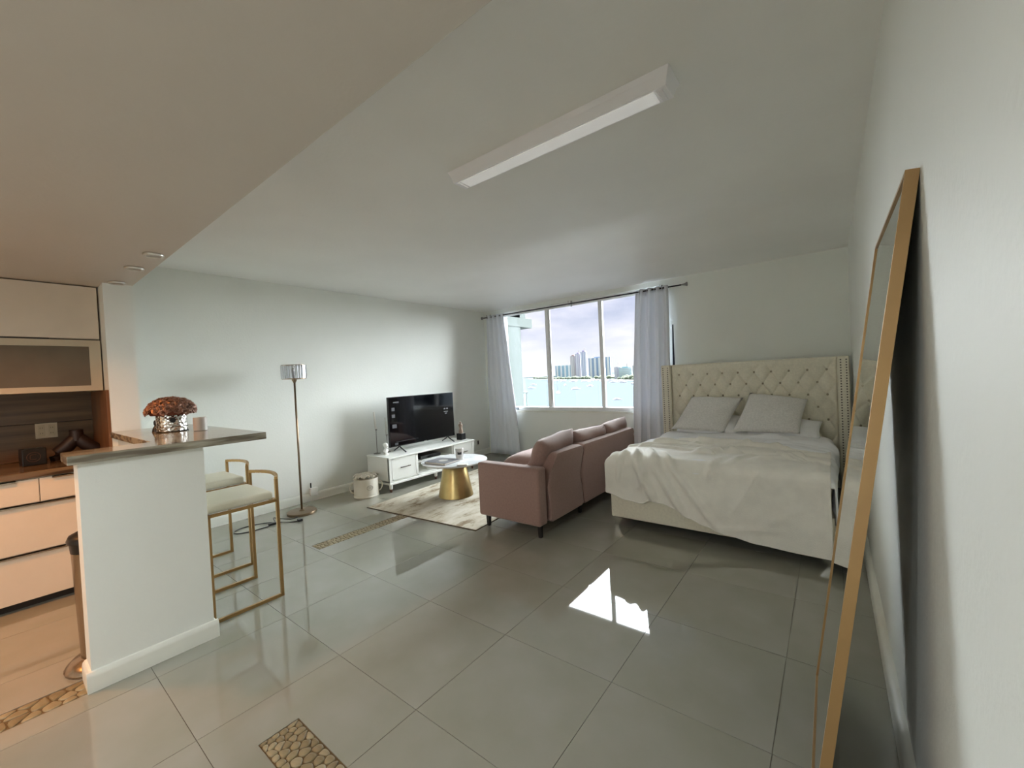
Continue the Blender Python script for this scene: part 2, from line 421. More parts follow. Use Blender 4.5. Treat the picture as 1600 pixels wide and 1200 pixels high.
for a, b in zip(xs, xs[1:]):
    p = obj('pane', B((a + (.03 if a in mxs else 0), yf0 + .035, WZ0 + .055), (b - (.03 if b in mxs else 0), yf0 + .041, WZ1 - .06)), GLASSP, win)
obj('sash_lock', B((-4.615, yf0 - .035, WZ0 + .002), (-4.33, yf0 - .019, WZ0 + .045), .004), mat('lock_grey', (110, 115, 120), .4), win)
struct('window_sill', B((WX0 - .0, YW - .012, WZ0 - .03), (WX1, yf0, WZ0), .004), TRIM, 'thin white window sill')

# ------------------------------------------------------------------ outside
def gen_water():
    m = bpy.data.materials.new('bay_water'); m.use_nodes = True; t_ = m.node_tree; b = t_.nodes['Principled BSDF']
    b.inputs['Base Color'].default_value = (*lin((74, 80, 85)), 1); b.inputs['Roughness'].default_value = 1.0; b.inputs['Specular IOR Level'].default_value = 0.0
    n = t_.nodes.new('ShaderNodeTexNoise'); n.inputs['Scale'].default_value = 0.25; n.inputs['Detail'].default_value = 6
    tcn = t_.nodes.new('ShaderNodeTexCoord'); bp = t_.nodes.new('ShaderNodeBump'); bp.inputs['Distance'].default_value = 0.5; bp.inputs['Strength'].default_value = .4
    link(t_, tcn.outputs['Object'], n.inputs['Vector']); link(t_, n.outputs[0], bp.inputs['Height']); link(t_, bp.outputs[0], b.inputs['Normal'])
    return m
ZW = -20.0
struct('bay_water', B((-7000, 40, ZW - 1), (2500, 9000, ZW)), gen_water(), 'pale blue bay seen far below')
LAND = mat('far_land', (92, 104, 98), .9, var=.1, scale=.02); TREE = mat('shore_trees', (96, 104, 84), .9, var=.15, scale=.05)
m = MB(); m.prism([(-1650, 2290), (-905, 1440), (-830, 1360), (-500, 1065), (-300, 790), (-100, 560), (800, 900), (800, 2600), (-1500, 2700)], ZW - 2, ZW + 1.2)
struct('far_shore', m, LAND, 'low green shoreline under the towers')
m = MB(); m.prism([(-4200, 4600), (-2100, 3300), (-1900, 3500), (-3600, 5200)], ZW - 2, ZW + 9)
struct('far_land', m, LAND, 'hazy strip of land on the horizon')
# tree clumps along the shore
m = MB(); rt = random.Random(5)
shore = [(-1500, 2130), (-905, 1450), (-830, 1370), (-500, 1075), (-300, 800), (-120, 590)]
for (ax, ay), (bx, by) in zip(shore, shore[1:]):
    L = sqrt((bx - ax) ** 2 + (by - ay) ** 2)
    for k in range(int(L / 14)):
        s = (k + rt.random()) / (L / 14); r = rt.uniform(4, 8)
        m.sphere((ax + (bx - ax) * s + rt.uniform(5, 30), ay + (by - ay) * s + rt.uniform(8, 30), ZW + 1 + r * .6), r, 6, 4, (1.3, 1.3, .9))
tag(obj('shore_trees', m, TREE, smooth=True), 'hazy green trees along the shore below the towers', 'trees', kind='stuff')
# towers
TW = {k: mat('tower_' + k, c, .7, var=.03, scale=.01) for k, c in dict(white=(214, 212, 210), blue=(140, 160, 186), teal=(140, 176, 184), mauve=(164, 156, 180), brown=(158, 138, 130)).items()}
def tower(name, label, x, y, wx, wy, h, body, band, vert=0, floors=16, crown=0, rz=0.35):
    o = thing(name, label, 'building', (x, y, ZW + 1), rz)
    obj('wall', B((-wx / 2, -wy / 2, 0), (wx / 2, wy / 2, h)), TW[body], o)
    m = MB()
    for k in range(floors):
        z0 = h * (k + .35) / (floors + .5); m.box((-wx / 2 + .8, -wy / 2 - .5, z0), (wx / 2 - .8, wy / 2 + .5, z0 + h / floors * .42))
    obj('window_bands', m, TW[band], o, kind='stuff')
    for k in range(vert):
        xx = -wx / 2 + wx * (k + .5) / vert
        obj('pier', B((xx - wx * .05, -wy / 2 - 1.4, 0), (xx + wx * .05, -wy / 2 - .4, h)), TW['white'], o)
    if crown:
        obj('roof_house', B((-wx / 4, -wy / 4, h), (wx / 4, wy / 4, h + crown)), TW[body], o)
        obj('mast', B((wx * .1, -.6, h + crown), (wx * .1 + 1.2, .6, h + crown + 8)), TW['brown'], o)
tower('apartment_block', 'low teal-glass apartment block left of the tall tower cluster', -1022, 1726, 76, 30, 62, 'teal', 'blue', 4, 9, 0)
tower('tower', 'slim brown and white tower at the left of the cluster', -886, 1580, 22, 22, 97, 'brown', 'white', 3, 20, 4)
tower('tower', 'mauve tower in the middle of the cluster', -859, 1575, 20, 22, 105, 'mauve', 'white', 2, 20, 5)
tower('tower', 'tallest mauve and blue tower of the cluster', -830, 1572, 24, 22, 111, 'mauve', 'blue', 3, 22, 6)
tower('tower', 'white slab tower behind the right mullion', -746, 1490, 24, 24, 78, 'white', 'white', 2, 18, 3)
tower('tower', 'wide pale blue glass tower right of the white slab tower', -640, 1330, 74, 34, 72, 'blue', 'blue', 5, 20, 3)
tower('apartment_block', 'white block with domed roof houses beside the right curtain', -452, 1045, 17, 16, 33, 'white', 'mauve', 2, 10, 3)
tower('apartment_block', 'rounded pale blue apartment block beside the right curtain', -430, 1045, 32, 22, 30, 'teal', 'white', 0, 12, 2)
tower('apartment_block', 'white block with blue stripes at the edge of the right curtain', -398, 1030, 12, 16, 34, 'white', 'blue', 2, 10, 3)
# boats
HULL = mat('boat_hull', (238, 238, 240), .4, var=.02); HULLD = mat('boat_window', (90, 100, 115), .4)
def make_motor(label):
    o = thing('motor_boat', label, 'boat', (0, 0, ZW), 0, 'boats moored in the bay')
    m = MB(); pr = [(-6, -1.8), (3, -2), (5.5, -1), (6.8, 0), (5.5, 1), (3, 2), (-6, 1.8)]
    m.prism([(x * .9, y * .8) for x, y in pr], -.3, .4); m.prism(pr, .4, 1.3); obj('hull', m, HULL, o)
    obj('cabin', B((-3.5, -1.3, 1.3), (2.2, 1.3, 2.8), .3), HULL, o)
    obj('cabin_window', B((-3.2, -1.34, 1.9), (2.24, 1.34, 2.4), .05), HULLD, o)
    return o
def make_sail(label):
    o = thing('sail_boat', label, 'boat', (0, 0, ZW), 0, None)
    pr = [(-5.5, -1.2), (2, -1.6), (5, -.7), (6.5, 0), (5, .7), (2, 1.6), (-5.5, 1.2)]
    m = MB(); m.prism(pr, -.2, 1.2); obj('hull', m, HULL, o)
    obj('cabin', B((-3, -.9, 1.2), (1.5, .9, 1.9), .2), HULLD, o)
    obj('mast', MB().tube([(0.5, 0, 1.2), (0.5, 0, 15)], .12, 6), HULLD, o)
    obj('boom', MB().tube([(0.5, 0, 2.6), (-5, 0, 2.6)], .14, 6), HULL, o)
    return o
s1 = make_sail('white sailing boat with bare mast, nearest in the middle pane'); s1.location = (-243.7, 396.7, ZW); s1.rotation_euler = (0, 0, 2.4)
m1 = make_motor('white motor boat right of the nearest sailing boat, middle pane'); m1.location = (-271.3, 487.4, ZW); m1.rotation_euler = (0, 0, .9)
boats = [((-127.1, 290.9), .3, 'white motor boat near the bottom of the right pane'), ((-389.4, 660.1), 2.2, 'white motor boat left of centre in the middle pane'),
         ((-298.2, 581.1), 2.8, 'white motor boat near the right mullion, middle pane'), ((-523.9, 751.6), .5, 'white motor boat in the left pane, further one of a pair'),
         ((-394.2, 557.7), .4, 'white motor boat in the left pane, nearer one of a pair')]
for (x, y), r, lb in boats:
    q_ = dup(m1, (x, y, ZW), r, lb)
    if y < 300: q_.scale = (.5, .5, .5)
rb = random.Random(11)
placed = []
for k in range(90):
    s = rb.random(); i = min(int(s * 4), 3); f_ = s * 4 - i
    pts = [(-1100, 1700), (-800, 1290), (-480, 1010), (-260, 740), (-150, 560)]
    x = pts[i][0] + (pts[i + 1][0] - pts[i][0]) * f_; y = pts[i][1] + (pts[i + 1][1] - pts[i][1]) * f_; q = 1 - rb.random() ** 1.5 * .22
    if any((x * q - bx_) ** 2 + (y * q - by_) ** 2 < 30 ** 2 for bx_, by_ in placed): continue
    placed.append((x * q, y * q))
    b_ = dup(m1, (x * q, y * q, ZW), rb.uniform(0, 3.1), 'tiny white boat moored in the marina below the towers'); b_['group'] = 'marina boats below the towers'
    sc_ = rb.uniform(1.0, 1.9); b_.scale = (sc_, sc_, sc_)
# neighbouring wing of the building
FIN = mat('facade_mint', (74, 84, 80), .7, var=.02); TEALG = mat('balcony_glass', (150, 200, 196), .2)
m = MB(); m.box((-5.6, YW + t, -3), (-5.0, 6.79, 4.2)); struct('facade_fin', m, FIN, 'pale mint side wall outside the window')
m = MB(); m.box((-5.6, YW + t, 2.40), (-4.99, 7.2, 2.585)); m.box((-5.6, YW + t, 2.585), (-5.0, 6.98, 2.7)); struct('facade_slab', m, FIN, 'projecting mint concrete slab outside')
rail = thing('balcony_rail', 'teal glass balcony rail outside at the left pane', 'railing', (-5.0, 6.8, .2))
obj('panel', B((-.04, 0, 0), (-.02, .1, .83)), TEALG, rail); obj('cap', B((-.06, -.0, .83), (0, .15, .86), .004), FIN, rail); obj('post', B((-.05, .1, 0), (-.01, .13, .83)), FIN, rail)

# ------------------------------------------------------------------ kitchen
bc = thing('base_cabinet', 'white lacquered kitchen base cabinet with two top drawers and two deep drawers', 'cabinet', (-4.27, 0, 0))
YC = 0.568
def drawer(par, y0, y1, z0, z1, hl=True, name='drawer'):
    d = obj(name, B((-.0, y0 + .002, z0 + .002), (.02, y1 - .002, z1 - .002), .002), CABW, par)
    h = MB(); L = y1 - y0; a = y0 + .06 if L > .3 else y0 + .02
    h.box((.018, a, z1 - .004), (.034, y1 - .10, z1 + .0015)); h.box((.030, a, z1 - .012), (.034, y1 - .10, z1 + .0015))
    obj('handle', h, STEEL, d, label='thin metal lip handle')
obj('body', B((-.74, -1.35, .09), (-.001, YC, .868)), CABW, bc)
obj('toe_kick', B((-.70, -1.35, 0), (-.05, YC, .09)), DARKK, bc)
for (a, b) in ((-.42, .197), (.197, YC)): drawer(bc, a, b, .700, .862)
for (z0, z1) in ((.375, .697), (.058, .372)): drawer(bc, -.42, YC, z0, z1)
drawer(bc, -1.34, -.42, .058, .862, name='door')
ct = obj('countertop', B((-5.0, -1.35, .869), (-4.235, YC, .912), .004), STONEK)
tag(ct, 'brown veined stone countertop over the white drawers', 'countertop')
bs = struct('backsplash', B((-5.03, -1.35, .912), (-5.008, YC, 1.46)), DARKK, 'wood-look backsplash behind the kitchen counter')
for z0, z1 in ((.914, 1.199), (1.203, 1.46)): obj('plank', B((-5.010, -1.35, z0), (-4.997, YC, z1), .002), WOODS, bs)
obj('side_board', B((-5.0, YC - .014, .914), (-4.28, YC + .002, 1.438), .001), WOODO, bs, label='orange-brown wooden side board')
uc = thing('upper_cabinet', 'white flip-up wall cabinet touching the lowered ceiling', 'cabinet', (-4.45, 0, 1.83))
obj('body', B((-.55, -1.35, 0.003), (-.022, .560, .405)), CABW, uc)
obj('door', B((-.02, -.42, .006), (0, .560, .400), .002), CABW, uc); obj('door', B((-.02, -1.35, .006), (0, -.424, .400), .002), CABW, uc)
obj('shadow_gap', B((-.03, -1.35, -.004), (-.004, .30, .004)), DARKK, uc)
ug = thing('glass_cabinet', 'wall cabinet with a frosted glass door under the white flip-up cabinet', 'cabinet', (-4.45, 0, 1.44))
ub = MB(); ub.box((-.55, -1.35, .0), (-.02, .562, .018)); ub.box((-.55, -1.35, .367), (-.02, .562, .385)); ub.box((-.55, -1.35, .018), (-.53, .562, .367)); ub.box((-.53, .544, .018), (-.02, .562, .367))
obj('body', ub, CABF, ug)
fr = MB(); fr.box((-.018, -.42, .336), (.0, .562, .384)); fr.box((-.018, -.42, .0), (.0, .562, .04)); fr.box((-.018, .50, .04), (0, .562, .336)); fr.box((-.018, -.42, .04), (0, -.37, .336))
dr = obj('door', fr, CABF, ug); obj('pane', B((-.012, -.37, .04), (-.008, .50, .336)), FROST, dr, label='brownish frosted glass pane')
obj('door', B((-.018, -1.35, 0), (0, -.424, .384), .002), CABF, ug)
# bar top
bt = MB(); bt.prism([(-2.772, .215), (-2.772, 1.058), (-4.285, 1.058), (-4.285, .737), (-4.268, .737), (-4.268, .56), (-3.03, .56), (-3.03, .215)], 1.08, 1.122)
bar = obj('bar_counter', bt, STONE); mdb = bar.modifiers.new('b', 'BEVEL'); mdb.width = .003; mdb.segments = 2
tag(bar, 'glossy veined grey-brown stone bar top on the half wall', 'countertop')
# counter things
bx = thing('tissue_box', 'black square box with a ringed round emblem on the kitchen counter', 'box', (-4.66, .20, .9125), .12)
obj('body', B((-.055, -.065, 0), (.055, .055, .122), .004), BLACK, bx)
EMB = mat('emblem_bronze', (92, 58, 44), .5)
m = MB(); m.tube([(.056, -.01 + .034 * cos(a * pi / 10), .062 + .034 * sin(a * pi / 10)) for a in range(20)], .0018, 6, True)
m.tube([(.056, -.01 + .018 * cos(a), .062 + .009 * (1 if a < pi else -1) + .009 * sin(a)) for a in [k * pi / 8 for k in range(2, 15)]], .0018, 6)
obj('emblem', m, EMB, bx)
kn = thing('wishbone_vase', 'dark brown wishbone-shaped vase with two splayed legs on the kitchen counter', 'vase', (-4.74, .43, .9125), 1.45)
VD = mat('vase_dark', (40, 24, 20), .5, var=.1)
def leg_curve(sg): return [(sg * .002, 0, .175), (sg * .02, 0, .145), (sg * .055, 0, .10), (sg * .105, 0, .062), (sg * .120, 0, .03), (sg * .118, 0, .0)]
obj('neck', MB().lathe([(.046, .14), (.044, .165), (.040, .19), (.039, .215), (.041, .225), (.022, .225), (.02, .18)], 20), VD, kn, autos=40)
for sg in (-1, 1): obj('leg', MB().tube([(p[0], p[1], p[2] + .0) for p in leg_curve(sg)], .03, 14, rs=[.036, .046, .048, .042, .034, .028]), VD, kn, autos=40)
wj = thing('white_pitcher', 'white ceramic pitcher at the left edge of the kitchen counter', 'pitcher', (-4.66, -.03, .9125))
obj('body', MB().lathe([(.03, 0), (.045, .02), (.05, .06), (.04, .11), (.048, .16), (.044, .16), (.036, .11)], 20), WHITEC, wj, autos=40)
obj('handle', MB().tube([(0, -.04, .13), (0, -.075, .125), (0, -.08, .08), (0, -.045, .05)], .006, 8), WHITEC, wj)
ol = thing('wall_outlet', 'double-gang beige outlet plate on the kitchen backsplash', 'outlet', (-4.997, .29, 1.14))
obj('plate', B((0, -.06, -.06), (.006, .06, .06), .002), mat('outlet_beige', (206, 188, 158), .4), ol)
for yy in (-.028, .028):
    sk = obj('socket', B((.006, yy - .018, -.045), (.008, yy + .018, .045), .001), mat('outlet_beige2', (196, 178, 146), .4), ol)
    m = MB()
    for zz in (-.025, .018):
        for dy in (-.006, .006): m.box((.008, yy + dy - .0012, zz), (.0086, yy + dy + .0012, zz + .009))
    obj('slot', m, BLACK, sk)
# bin
bn = thing('pedal_bin', 'slim steel bin with black lid and domed round foot behind the half wall', 'bin', (-3.075, .325, 0))
obj('foot', MB().lathe([(.145, .0), (.148, .012), (.14, .025), (.118, .045), (.09, .055), (.085, .06)], 32), STEEL, bn, autos=40)
obj('body', MB().lathe([(.082, .05), (.084, .08), (.09, .35), (.096, .62)], 32), STEEL, bn, autos=40)
obj('collar', MB().lathe([(.097, .6), (.1, .64), (.099, .655)], 32), BLACK, bn, autos=40)
obj('lid', MB().lathe([(.108, .65), (.11, .662), (.10, .685), (.06, .705), (.01, .712)], 32), BLACK, bn, autos=40)
# gold rose arrangement
fa = thing('rose_arrangement', 'dome of coppery gold roses in a hammered silver pot on the bar', 'flower arrangement', (-3.68, .80, 1.1225))
def ham():
    m = bpy.data.materials.new('hammered_silver'); m.use_nodes = True; t_ = m.node_tree; b = t_.nodes['Principled BSDF']
    b.inputs['Base Color'].default_value = (.72, .70, .66, 1); b.inputs['Metallic'].default_value = 1; b.inputs['Roughness'].default_value = .16
    v = t_.nodes.new('ShaderNodeTexVoronoi'); v.inputs['Scale'].default_value = 62; tcn = t_.nodes.new('ShaderNodeTexCoord'); bp = t_.nodes.new('ShaderNodeBump'); bp.inputs['Distance'].default_value = .004
    link(t_, tcn.outputs['Object'], v.inputs['Vector']); link(t_, v.outputs['Distance'], bp.inputs['Height']); link(t_, bp.outputs[0], b.inputs['Normal']); return m
obj('pot', MB().lathe([(.082, 0), (.086, .004), (.087, .12), (.084, .125), (.08, .12), (.078, .02)], 40), ham(), fa, autos=35)
m = MB(); m.tube([(.0885 * cos(a), .0885 * sin(a), .035 + .002 * sin(3 * a)) for a in [2 * pi * k / 40 for k in range(40)]], .002, 6, True)
m.tube([(.0885 * cos(a), .0885 * sin(a), .004) for a in [2 * pi * k / 40 for k in range(40)]], .003, 6, True)
obj('cord', m, BLACK, fa, label='black cord tied around the pot')
va = atan2(-.80, 3.68) + .05
m = MB(); m.lathe([(.001, 0), (.017, 0), (.017, .004), (.001, .004)], 20, cap=False, axis='x')
obj('badge', m, BLACK, fa, loc=(.086 * cos(va), .086 * sin(va), .082), rot=(0, 0, va), label='round black badge')
ROSE = mat('rose_copper', (160, 120, 100), .32, .35, var=.12, scale=20); ROSED = mat('rose_core', (112, 58, 38), .5, .4, var=.1)
def rose_mesh():
    m = MB()
    for ring, (r0, r1, h0, h1, n, off) in enumerate(((.006, .024, -.002, .013, 6, 0), (.005, .017, .0, .017, 5, .5), (.003, .010, .004, .019, 4, .2))):
        for k in range(n):
            a0 = 2 * pi * (k + off) / n; w_ = 2 * pi / n * .62
            c = [m.b.verts.new((r0 * cos(a0), r0 * sin(a0), h0))]
            e_ = [m.b.verts.new((r1 * (1 - .1 * abs(q)) * cos(a0 + w_ * q), r1 * (1 - .1 * abs(q)) * sin(a0 + w_ * q), h1 * (1 - .25 * abs(q)))) for q in (-1, -.5, 0, .5, 1)]
            f_ = [m.b.verts.new((r1 * 1.12 * (1 - .1 * abs(q)) * cos(a0 + w_ * q), r1 * 1.12 * (1 - .1 * abs(q)) * sin(a0 + w_ * q), h1 * .82)) for q in (-1, -.5, 0, .5, 1)]
            for i in range(4):
                m.b.faces.new((c[0], e_[i], e_[i + 1])); m.b.faces.new((e_[i], f_[i], f_[i + 1], e_[i + 1]))
    return m.mesh('rose', ROSE, True)
RM = rose_mesh()
obj('moss_dome', MB().lathe([(.06, .12), (.115, .118), (.122, .135), (.108, .175), (.07, .205), (.02, .216)], 28), ROSED, fa, autos=50)
cnt = 0
for k in range(64):
    ph = (1 - (k + .5) / 64 * .93); th = k * 2.39996
    el = math.asin(ph)
    nrm = Vector((cos(el) * cos(th), cos(el) * sin(th), sin(el)))
    pos = Vector((nrm.x * .122, nrm.y * .122, .128 + nrm.z * .088)); nn = Vector((nrm.x * .75, nrm.y * .75, nrm.z * 1.1 + .05)).normalized()
    o = bpy.data.objects.new('rose', RM); COL.objects.link(o); o.parent = fa; o.location = pos
    o.rotation_euler = nn.to_track_quat('Z', 'X').to_euler(); s_ = .95 + .25 * ((k * 37) % 10) / 10; o.scale = (s_, s_, s_ * 1.6)
sn = thing('candle_snuffer', 'small black bell-shaped snuffer left of the rose arrangement', 'candle snuffer', (-3.80, .735, 1.1225))
obj('bell', MB().lathe([(.024, 0), (.02, .02), (.011, .038), (.008, .042)], 20), BLACK, sn, autos=40); obj('knob', MB().lathe([(.008, .042), (.0125, .05), (.013, .068), (.008, .08), (.002, .083)], 16), BLACK, sn, autos=40)
cg = thing('candle_jar', 'frosted white candle jar right of the rose arrangement', 'candle', (-3.46, .905, 1.1225))
obj('jar', MB().lathe([(.036, 0), (.04, .004), (.04, .092), (.037, .092), (.037, .02), (.03, .018)], 28), mat('frosted_jar', (222, 216, 208), .3, var=.02, Transmission_Weight=.35), cg, autos=35)
obj('wax', MB().lathe([(.001, .02), (.0365, .02), (.0365, .075), (.001, .075)], 24), WAX, cg, autos=35)


# ------------------------------------------------------------------ stools
def make_stool(label):
    o = thing('bar_stool', label, 'stool', (-3.385, .779, 0), 0, 'gold bar stools at the bar')
    W, D, S, HB = .443, .385, .018, .79
    for x in (0, W):
        m = MB(); m.bars([(x, D, .0095 + 0), (x, 0, .0095)], S); m.bars([(x, 0, .0095), (x, 0, .645)], S); obj('side_frame', m, GOLDP, o)
        obj('leg', MB().bars([(x, D, .0095), (x, D, HB - .012)], S), GOLDP, o)
    m = MB(); m.bars([(0, 0, .645), (W, 0, .645)], S); m.bars([(0, D - .01, .645), (W, D - .01, .645)], S)
    for x in (0, W): m.bars([(x, 0, .645), (x, D, .645)], S)
    obj('seat_frame', m, GOLDP, o)
    n = 10; pts = []
    for k in range(n + 1):
        s = k / n; pts.append((W * s, D + .055 * sin(pi * s) ** .8, HB + .006 * sin(pi * s)))
    m = MB()
    for a, b in zip(pts, pts[1:]):
        a = Vector(a); b = Vector(b); d = (b - a); q = atan2(d.y, d.x); L = d.length
        m.box((a.x - .004, a.y - .009, a.z - .009), (a.x + L + .004, a.y + .009, a.z + .009), rot=Matrix.Rotation(q, 3, 'Z'), piv=a)
    obj('back_rail', m, GOLDP, o)
    m = MB(); m.box((.006, -.012, .654), (W - .006, D - .018, .708), .016, 4); obj('cushion', m, LEATHC, o, autos=60)
    return o
st = make_stool('gold sled-base bar stool with cream cushion, nearer the camera')
dup(st, (-4.113, .86, 0), 0, 'gold sled-base bar stool with cream cushion, behind the nearer stool')

# ------------------------------------------------------------------ floor lamp
fl = thing('floor_lamp', 'slender copper floor lamp with a crystal drum shade by the left wall', 'lamp', (-4.643, 2.085, 0))
obj('base', MB().lathe([(.148, 0), (.15, .006), (.15, .022), (.146, .027), (.03, .03), (.014, .045)], 40), COPPER, fl, autos=35)
obj('pole', MB().tube([(0, 0, .03), (0, 0, 1.46)], .0105, 12), COPPER, fl, smooth=True)
obj('collar', MB().lathe([(.012, 1.44), (.026, 1.468), (.026, 1.476), (.10, 1.479), (.10, 1.484), (.01, 1.486)], 24), COPPER, fl, autos=35)
sh = obj('shade', MB().lathe([(.118, 1.48), (.121, 1.48), (.121, 1.488), (.118, 1.488)], 32, cap=False).lathe([(.118, 1.628), (.121, 1.628), (.121, 1.635), (.118, 1.635)], 32, cap=False), COPPER, fl, autos=35, label='ring shade hung with clear crystal prisms')
CRY = mat('crystal', (245, 246, 250), .03, var=0, Transmission_Weight=.9, IOR=1.5)
CM = MB().box((-.006, -.0125, 1.484), (.006, .0125, 1.632), .003, 1).mesh('crystal', CRY)
for k in range(26):
    a = 2 * pi * k / 26
    o = bpy.data.objects.new('crystal', CM); COL.objects.link(o); o.parent = sh; o.location = (.121 * cos(a), .121 * sin(a), 0); o.rotation_euler = (0, 0, a)
obj('bulb', MB().lathe([(.012, 1.486), (.014, 1.52), (.026, 1.55), (.028, 1.575), (.018, 1.598), (.004, 1.605)], 16), WHITEC, fl, smooth=True)
cd = MB()
pts = [(-4.55, 2.02, .006), (-4.52, 1.93, .006), (-4.60, 1.84, .02), (-4.66, 1.80, .03), (-4.58, 1.78, .006), (-4.52, 1.74, .006), (-4.50, 1.62, .006), (-4.52, 1.48, .006), (-4.60, 1.42, .006), (-4.68, 1.47, .006), (-4.70, 1.58, .006), (-4.64, 1.70, .008), (-4.54, 1.78, .012), (-4.44, 1.86, .006), (-4.40, 1.93, .006)]
def smooth_path(p, n=6):
    p = [Vector(v) for v in p]; r = []
    for i in range(len(p) - 1):
        a, b, c, d = p[max(i - 1, 0)], p[i], p[i + 1], p[min(i + 2, len(p) - 1)]
        for k in range(n):
            s = k / n; r.append(.5 * ((2 * b) + (c - a) * s + (2 * a - 5 * b + 4 * c - d) * s * s + (3 * b - a - 3 * c + d) * s ** 3))
    r.append(p[-1]); return r
cord = thing('power_cord', 'black power cord coiled on the floor beside the copper lamp base', 'cord', (0, 0, 0))
obj('cable', cd.tube(smooth_path(pts), .0045, 6), BLACK, cord, smooth=True)
obj('plug', B((-4.415, 1.925, .0), (-4.365, 1.965, .024), .004), BLACK, cord); obj('switch', B((-4.55, 1.70, .0), (-4.51, 1.77, .022), .006), BLACK, cord)
ad = thing('wall_adapter', 'small white adapter plugged low into the left wall near the lamp', 'adapter', (XL, 2.40, .12))
obj('body', B((.001, -.045, -.055), (.045, .045, .04), .006), WHITEC, ad); obj('prong_cover', B((.012, -.035, .04), (.02, -.02, .10), .003), BLACK, ad)
o2 = thing('wall_outlet', 'white outlet low on the left wall by the curtain', 'outlet', (XL, 5.38, .24))
obj('plate', B((0, -.035, -.057), (.006, .035, .057), .002), TRIM, o2); obj('socket', B((.006, -.017, -.035), (.008, .017, .035), .001), BLACK, o2)

# ------------------------------------------------------------------ TV stand and what is on it
ts = thing('tv_stand', 'long white tv stand with two drawers and an open middle', 'tv stand', (-4.88, 3.07, 0))
D_, L_ = .475, 1.55
obj('top', B((0, -.012, .425), (D_ + .012, L_ + .012, .446), .004), WHITEM, ts)
m = MB(); m.box((.01, .0, .12), (D_ - .012, .018, .425)); m.box((.01, L_ - .018, .12), (D_ - .012, L_, .425)); m.box((.01, .44, .12), (D_ - .01, .462, .425)); m.box((.01, L_ - .462, .12), (D_ - .01, L_ - .44, .425))
m.box((.01, 0, .12), (D_ - .01, L_, .14)); m.box((0, 0, .12), (.012, L_, .425)); m.box((.01, .462, .290), (D_ - .015, L_ - .462, .304))
m.box((D_ - .035, 0, .12), (D_ - .0, .035, .425)); m.box((D_ - .035, L_ - .035, .12), (D_, L_, .425))
obj('carcass', m, WHITEM, ts)
m = MB(); m.box((0.02, -.006, .095), (D_ + .006, L_ + .006, .122), .006); obj('plinth_rail', m, WHITEM, ts)
for y0 in (.037, L_ - .437):
    d = MB(); d.box((D_ - .018, y0, .145), (D_ - .002, y0 + .40, .420), .002)
    d.box((D_ - .004, y0, .145), (D_ + .001, y0 + .02, .420)); d.box((D_ - .004, y0 + .38, .145), (D_ + .001, y0 + .4, .420)); d.box((D_ - .004, y0, .145), (D_ + .001, y0 + .4, .162)); d.box((D_ - .004, y0, .403), (D_ + .001, y0 + .4, .420))
    dd = obj('drawer', d, WHITEM, ts)
    h = MB(); h.box((D_ + .016, y0 + .12, .290), (D_ + .024, y0 + .28, .300), .002); h.box((D_, y0 + .135, .291), (D_ + .02, y0 + .143, .299)); h.box((D_, y0 + .257, .291), (D_ + .02, y0 + .265, .299))
    obj('handle', h, mat('bronze_handle', (70, 58, 46), .35, .8), dd, label='dark bronze bar handle')
for x, y in ((D_ - .03, .03), (D_ - .03, L_ - .03), (.05, .03), (.05, L_ - .03), (D_ - .03, L_ / 2)):
    lg = obj('leg', MB().lathe([(.012, .0), (.017, .035), (.022, .05), (.024, .095)], 16), WHITEM, ts, autos=40, loc=(x, y, 0))
    obj('ferrule', MB().lathe([(.0125, 0), (.019, .042), (.0185, .044)], 16), mat('walnut', (84, 52, 38), .4), lg, autos=40, label='brown wooden foot tip')
md = thing('media_player', 'black set-top box in the open middle of the tv stand', 'media box', (-4.62, 3.82, .305))
obj('body', B((-.12, -.17, 0), (.12, .20, .045), .004), BLACK, md); obj('display', B((.1195, -.05, .012), (.1215, .05, .03)), SCREEN, md)
tv = thing('television', 'flat black television showing a dim home screen', 'television', (-4.635, 3.26, .446))
obj('bezel', B((-.03, 0, .078), (.0, 1.185, .748), .004), BLACK, tv)
scr = obj('screen', B((-.001, .008, .09), (.0015, 1.177, .741)), SCREEN, tv)
obj('back_shell', B((-.065, .12, .10), (-.03, 1.06, .52), .012), BLACK, tv)
UI = emis('screen_ui', (120, 124, 134), .10); UI.node_tree.nodes['Principled BSDF'].inputs['Base Color'].default_value = (.01, .01, .012, 1); UIB = emis('screen_ui_blue', (30, 40, 90), .10)
for (y, z, a, b) in ((.05, .56, .05, .045), (.05, .47, .05, .045), (.05, .33, .07, .05), (.08, .665, .09, .018), (.98, .50, .035, .02), (1.03, .50, .035, .02), (1.0, .43, .04, .018), (.98, .46, .08, .012), (.10, .14, .38, .004), (.08, .10, .05, .03)):
    obj('menu_tile', B((.0012, y, z), (.0018, y + a, z + b)), UI, scr)
obj('brand_badge', B((0, .575, .079), (.0022, .625, .088)), CHROME, tv)
for y in (.16, 1.05):
    m = MB(); m.tube([(-.015, y, .085), (.01, y, .06), (.12, y + (.06 if y > .5 else .10) * 0 , .008)], .009, 8); m.tube([(-.015, y, .085), (-.04, y, .06), (-.14, y, .008)], .009, 8)
    obj('foot', m, BLACK, tv, smooth=True)
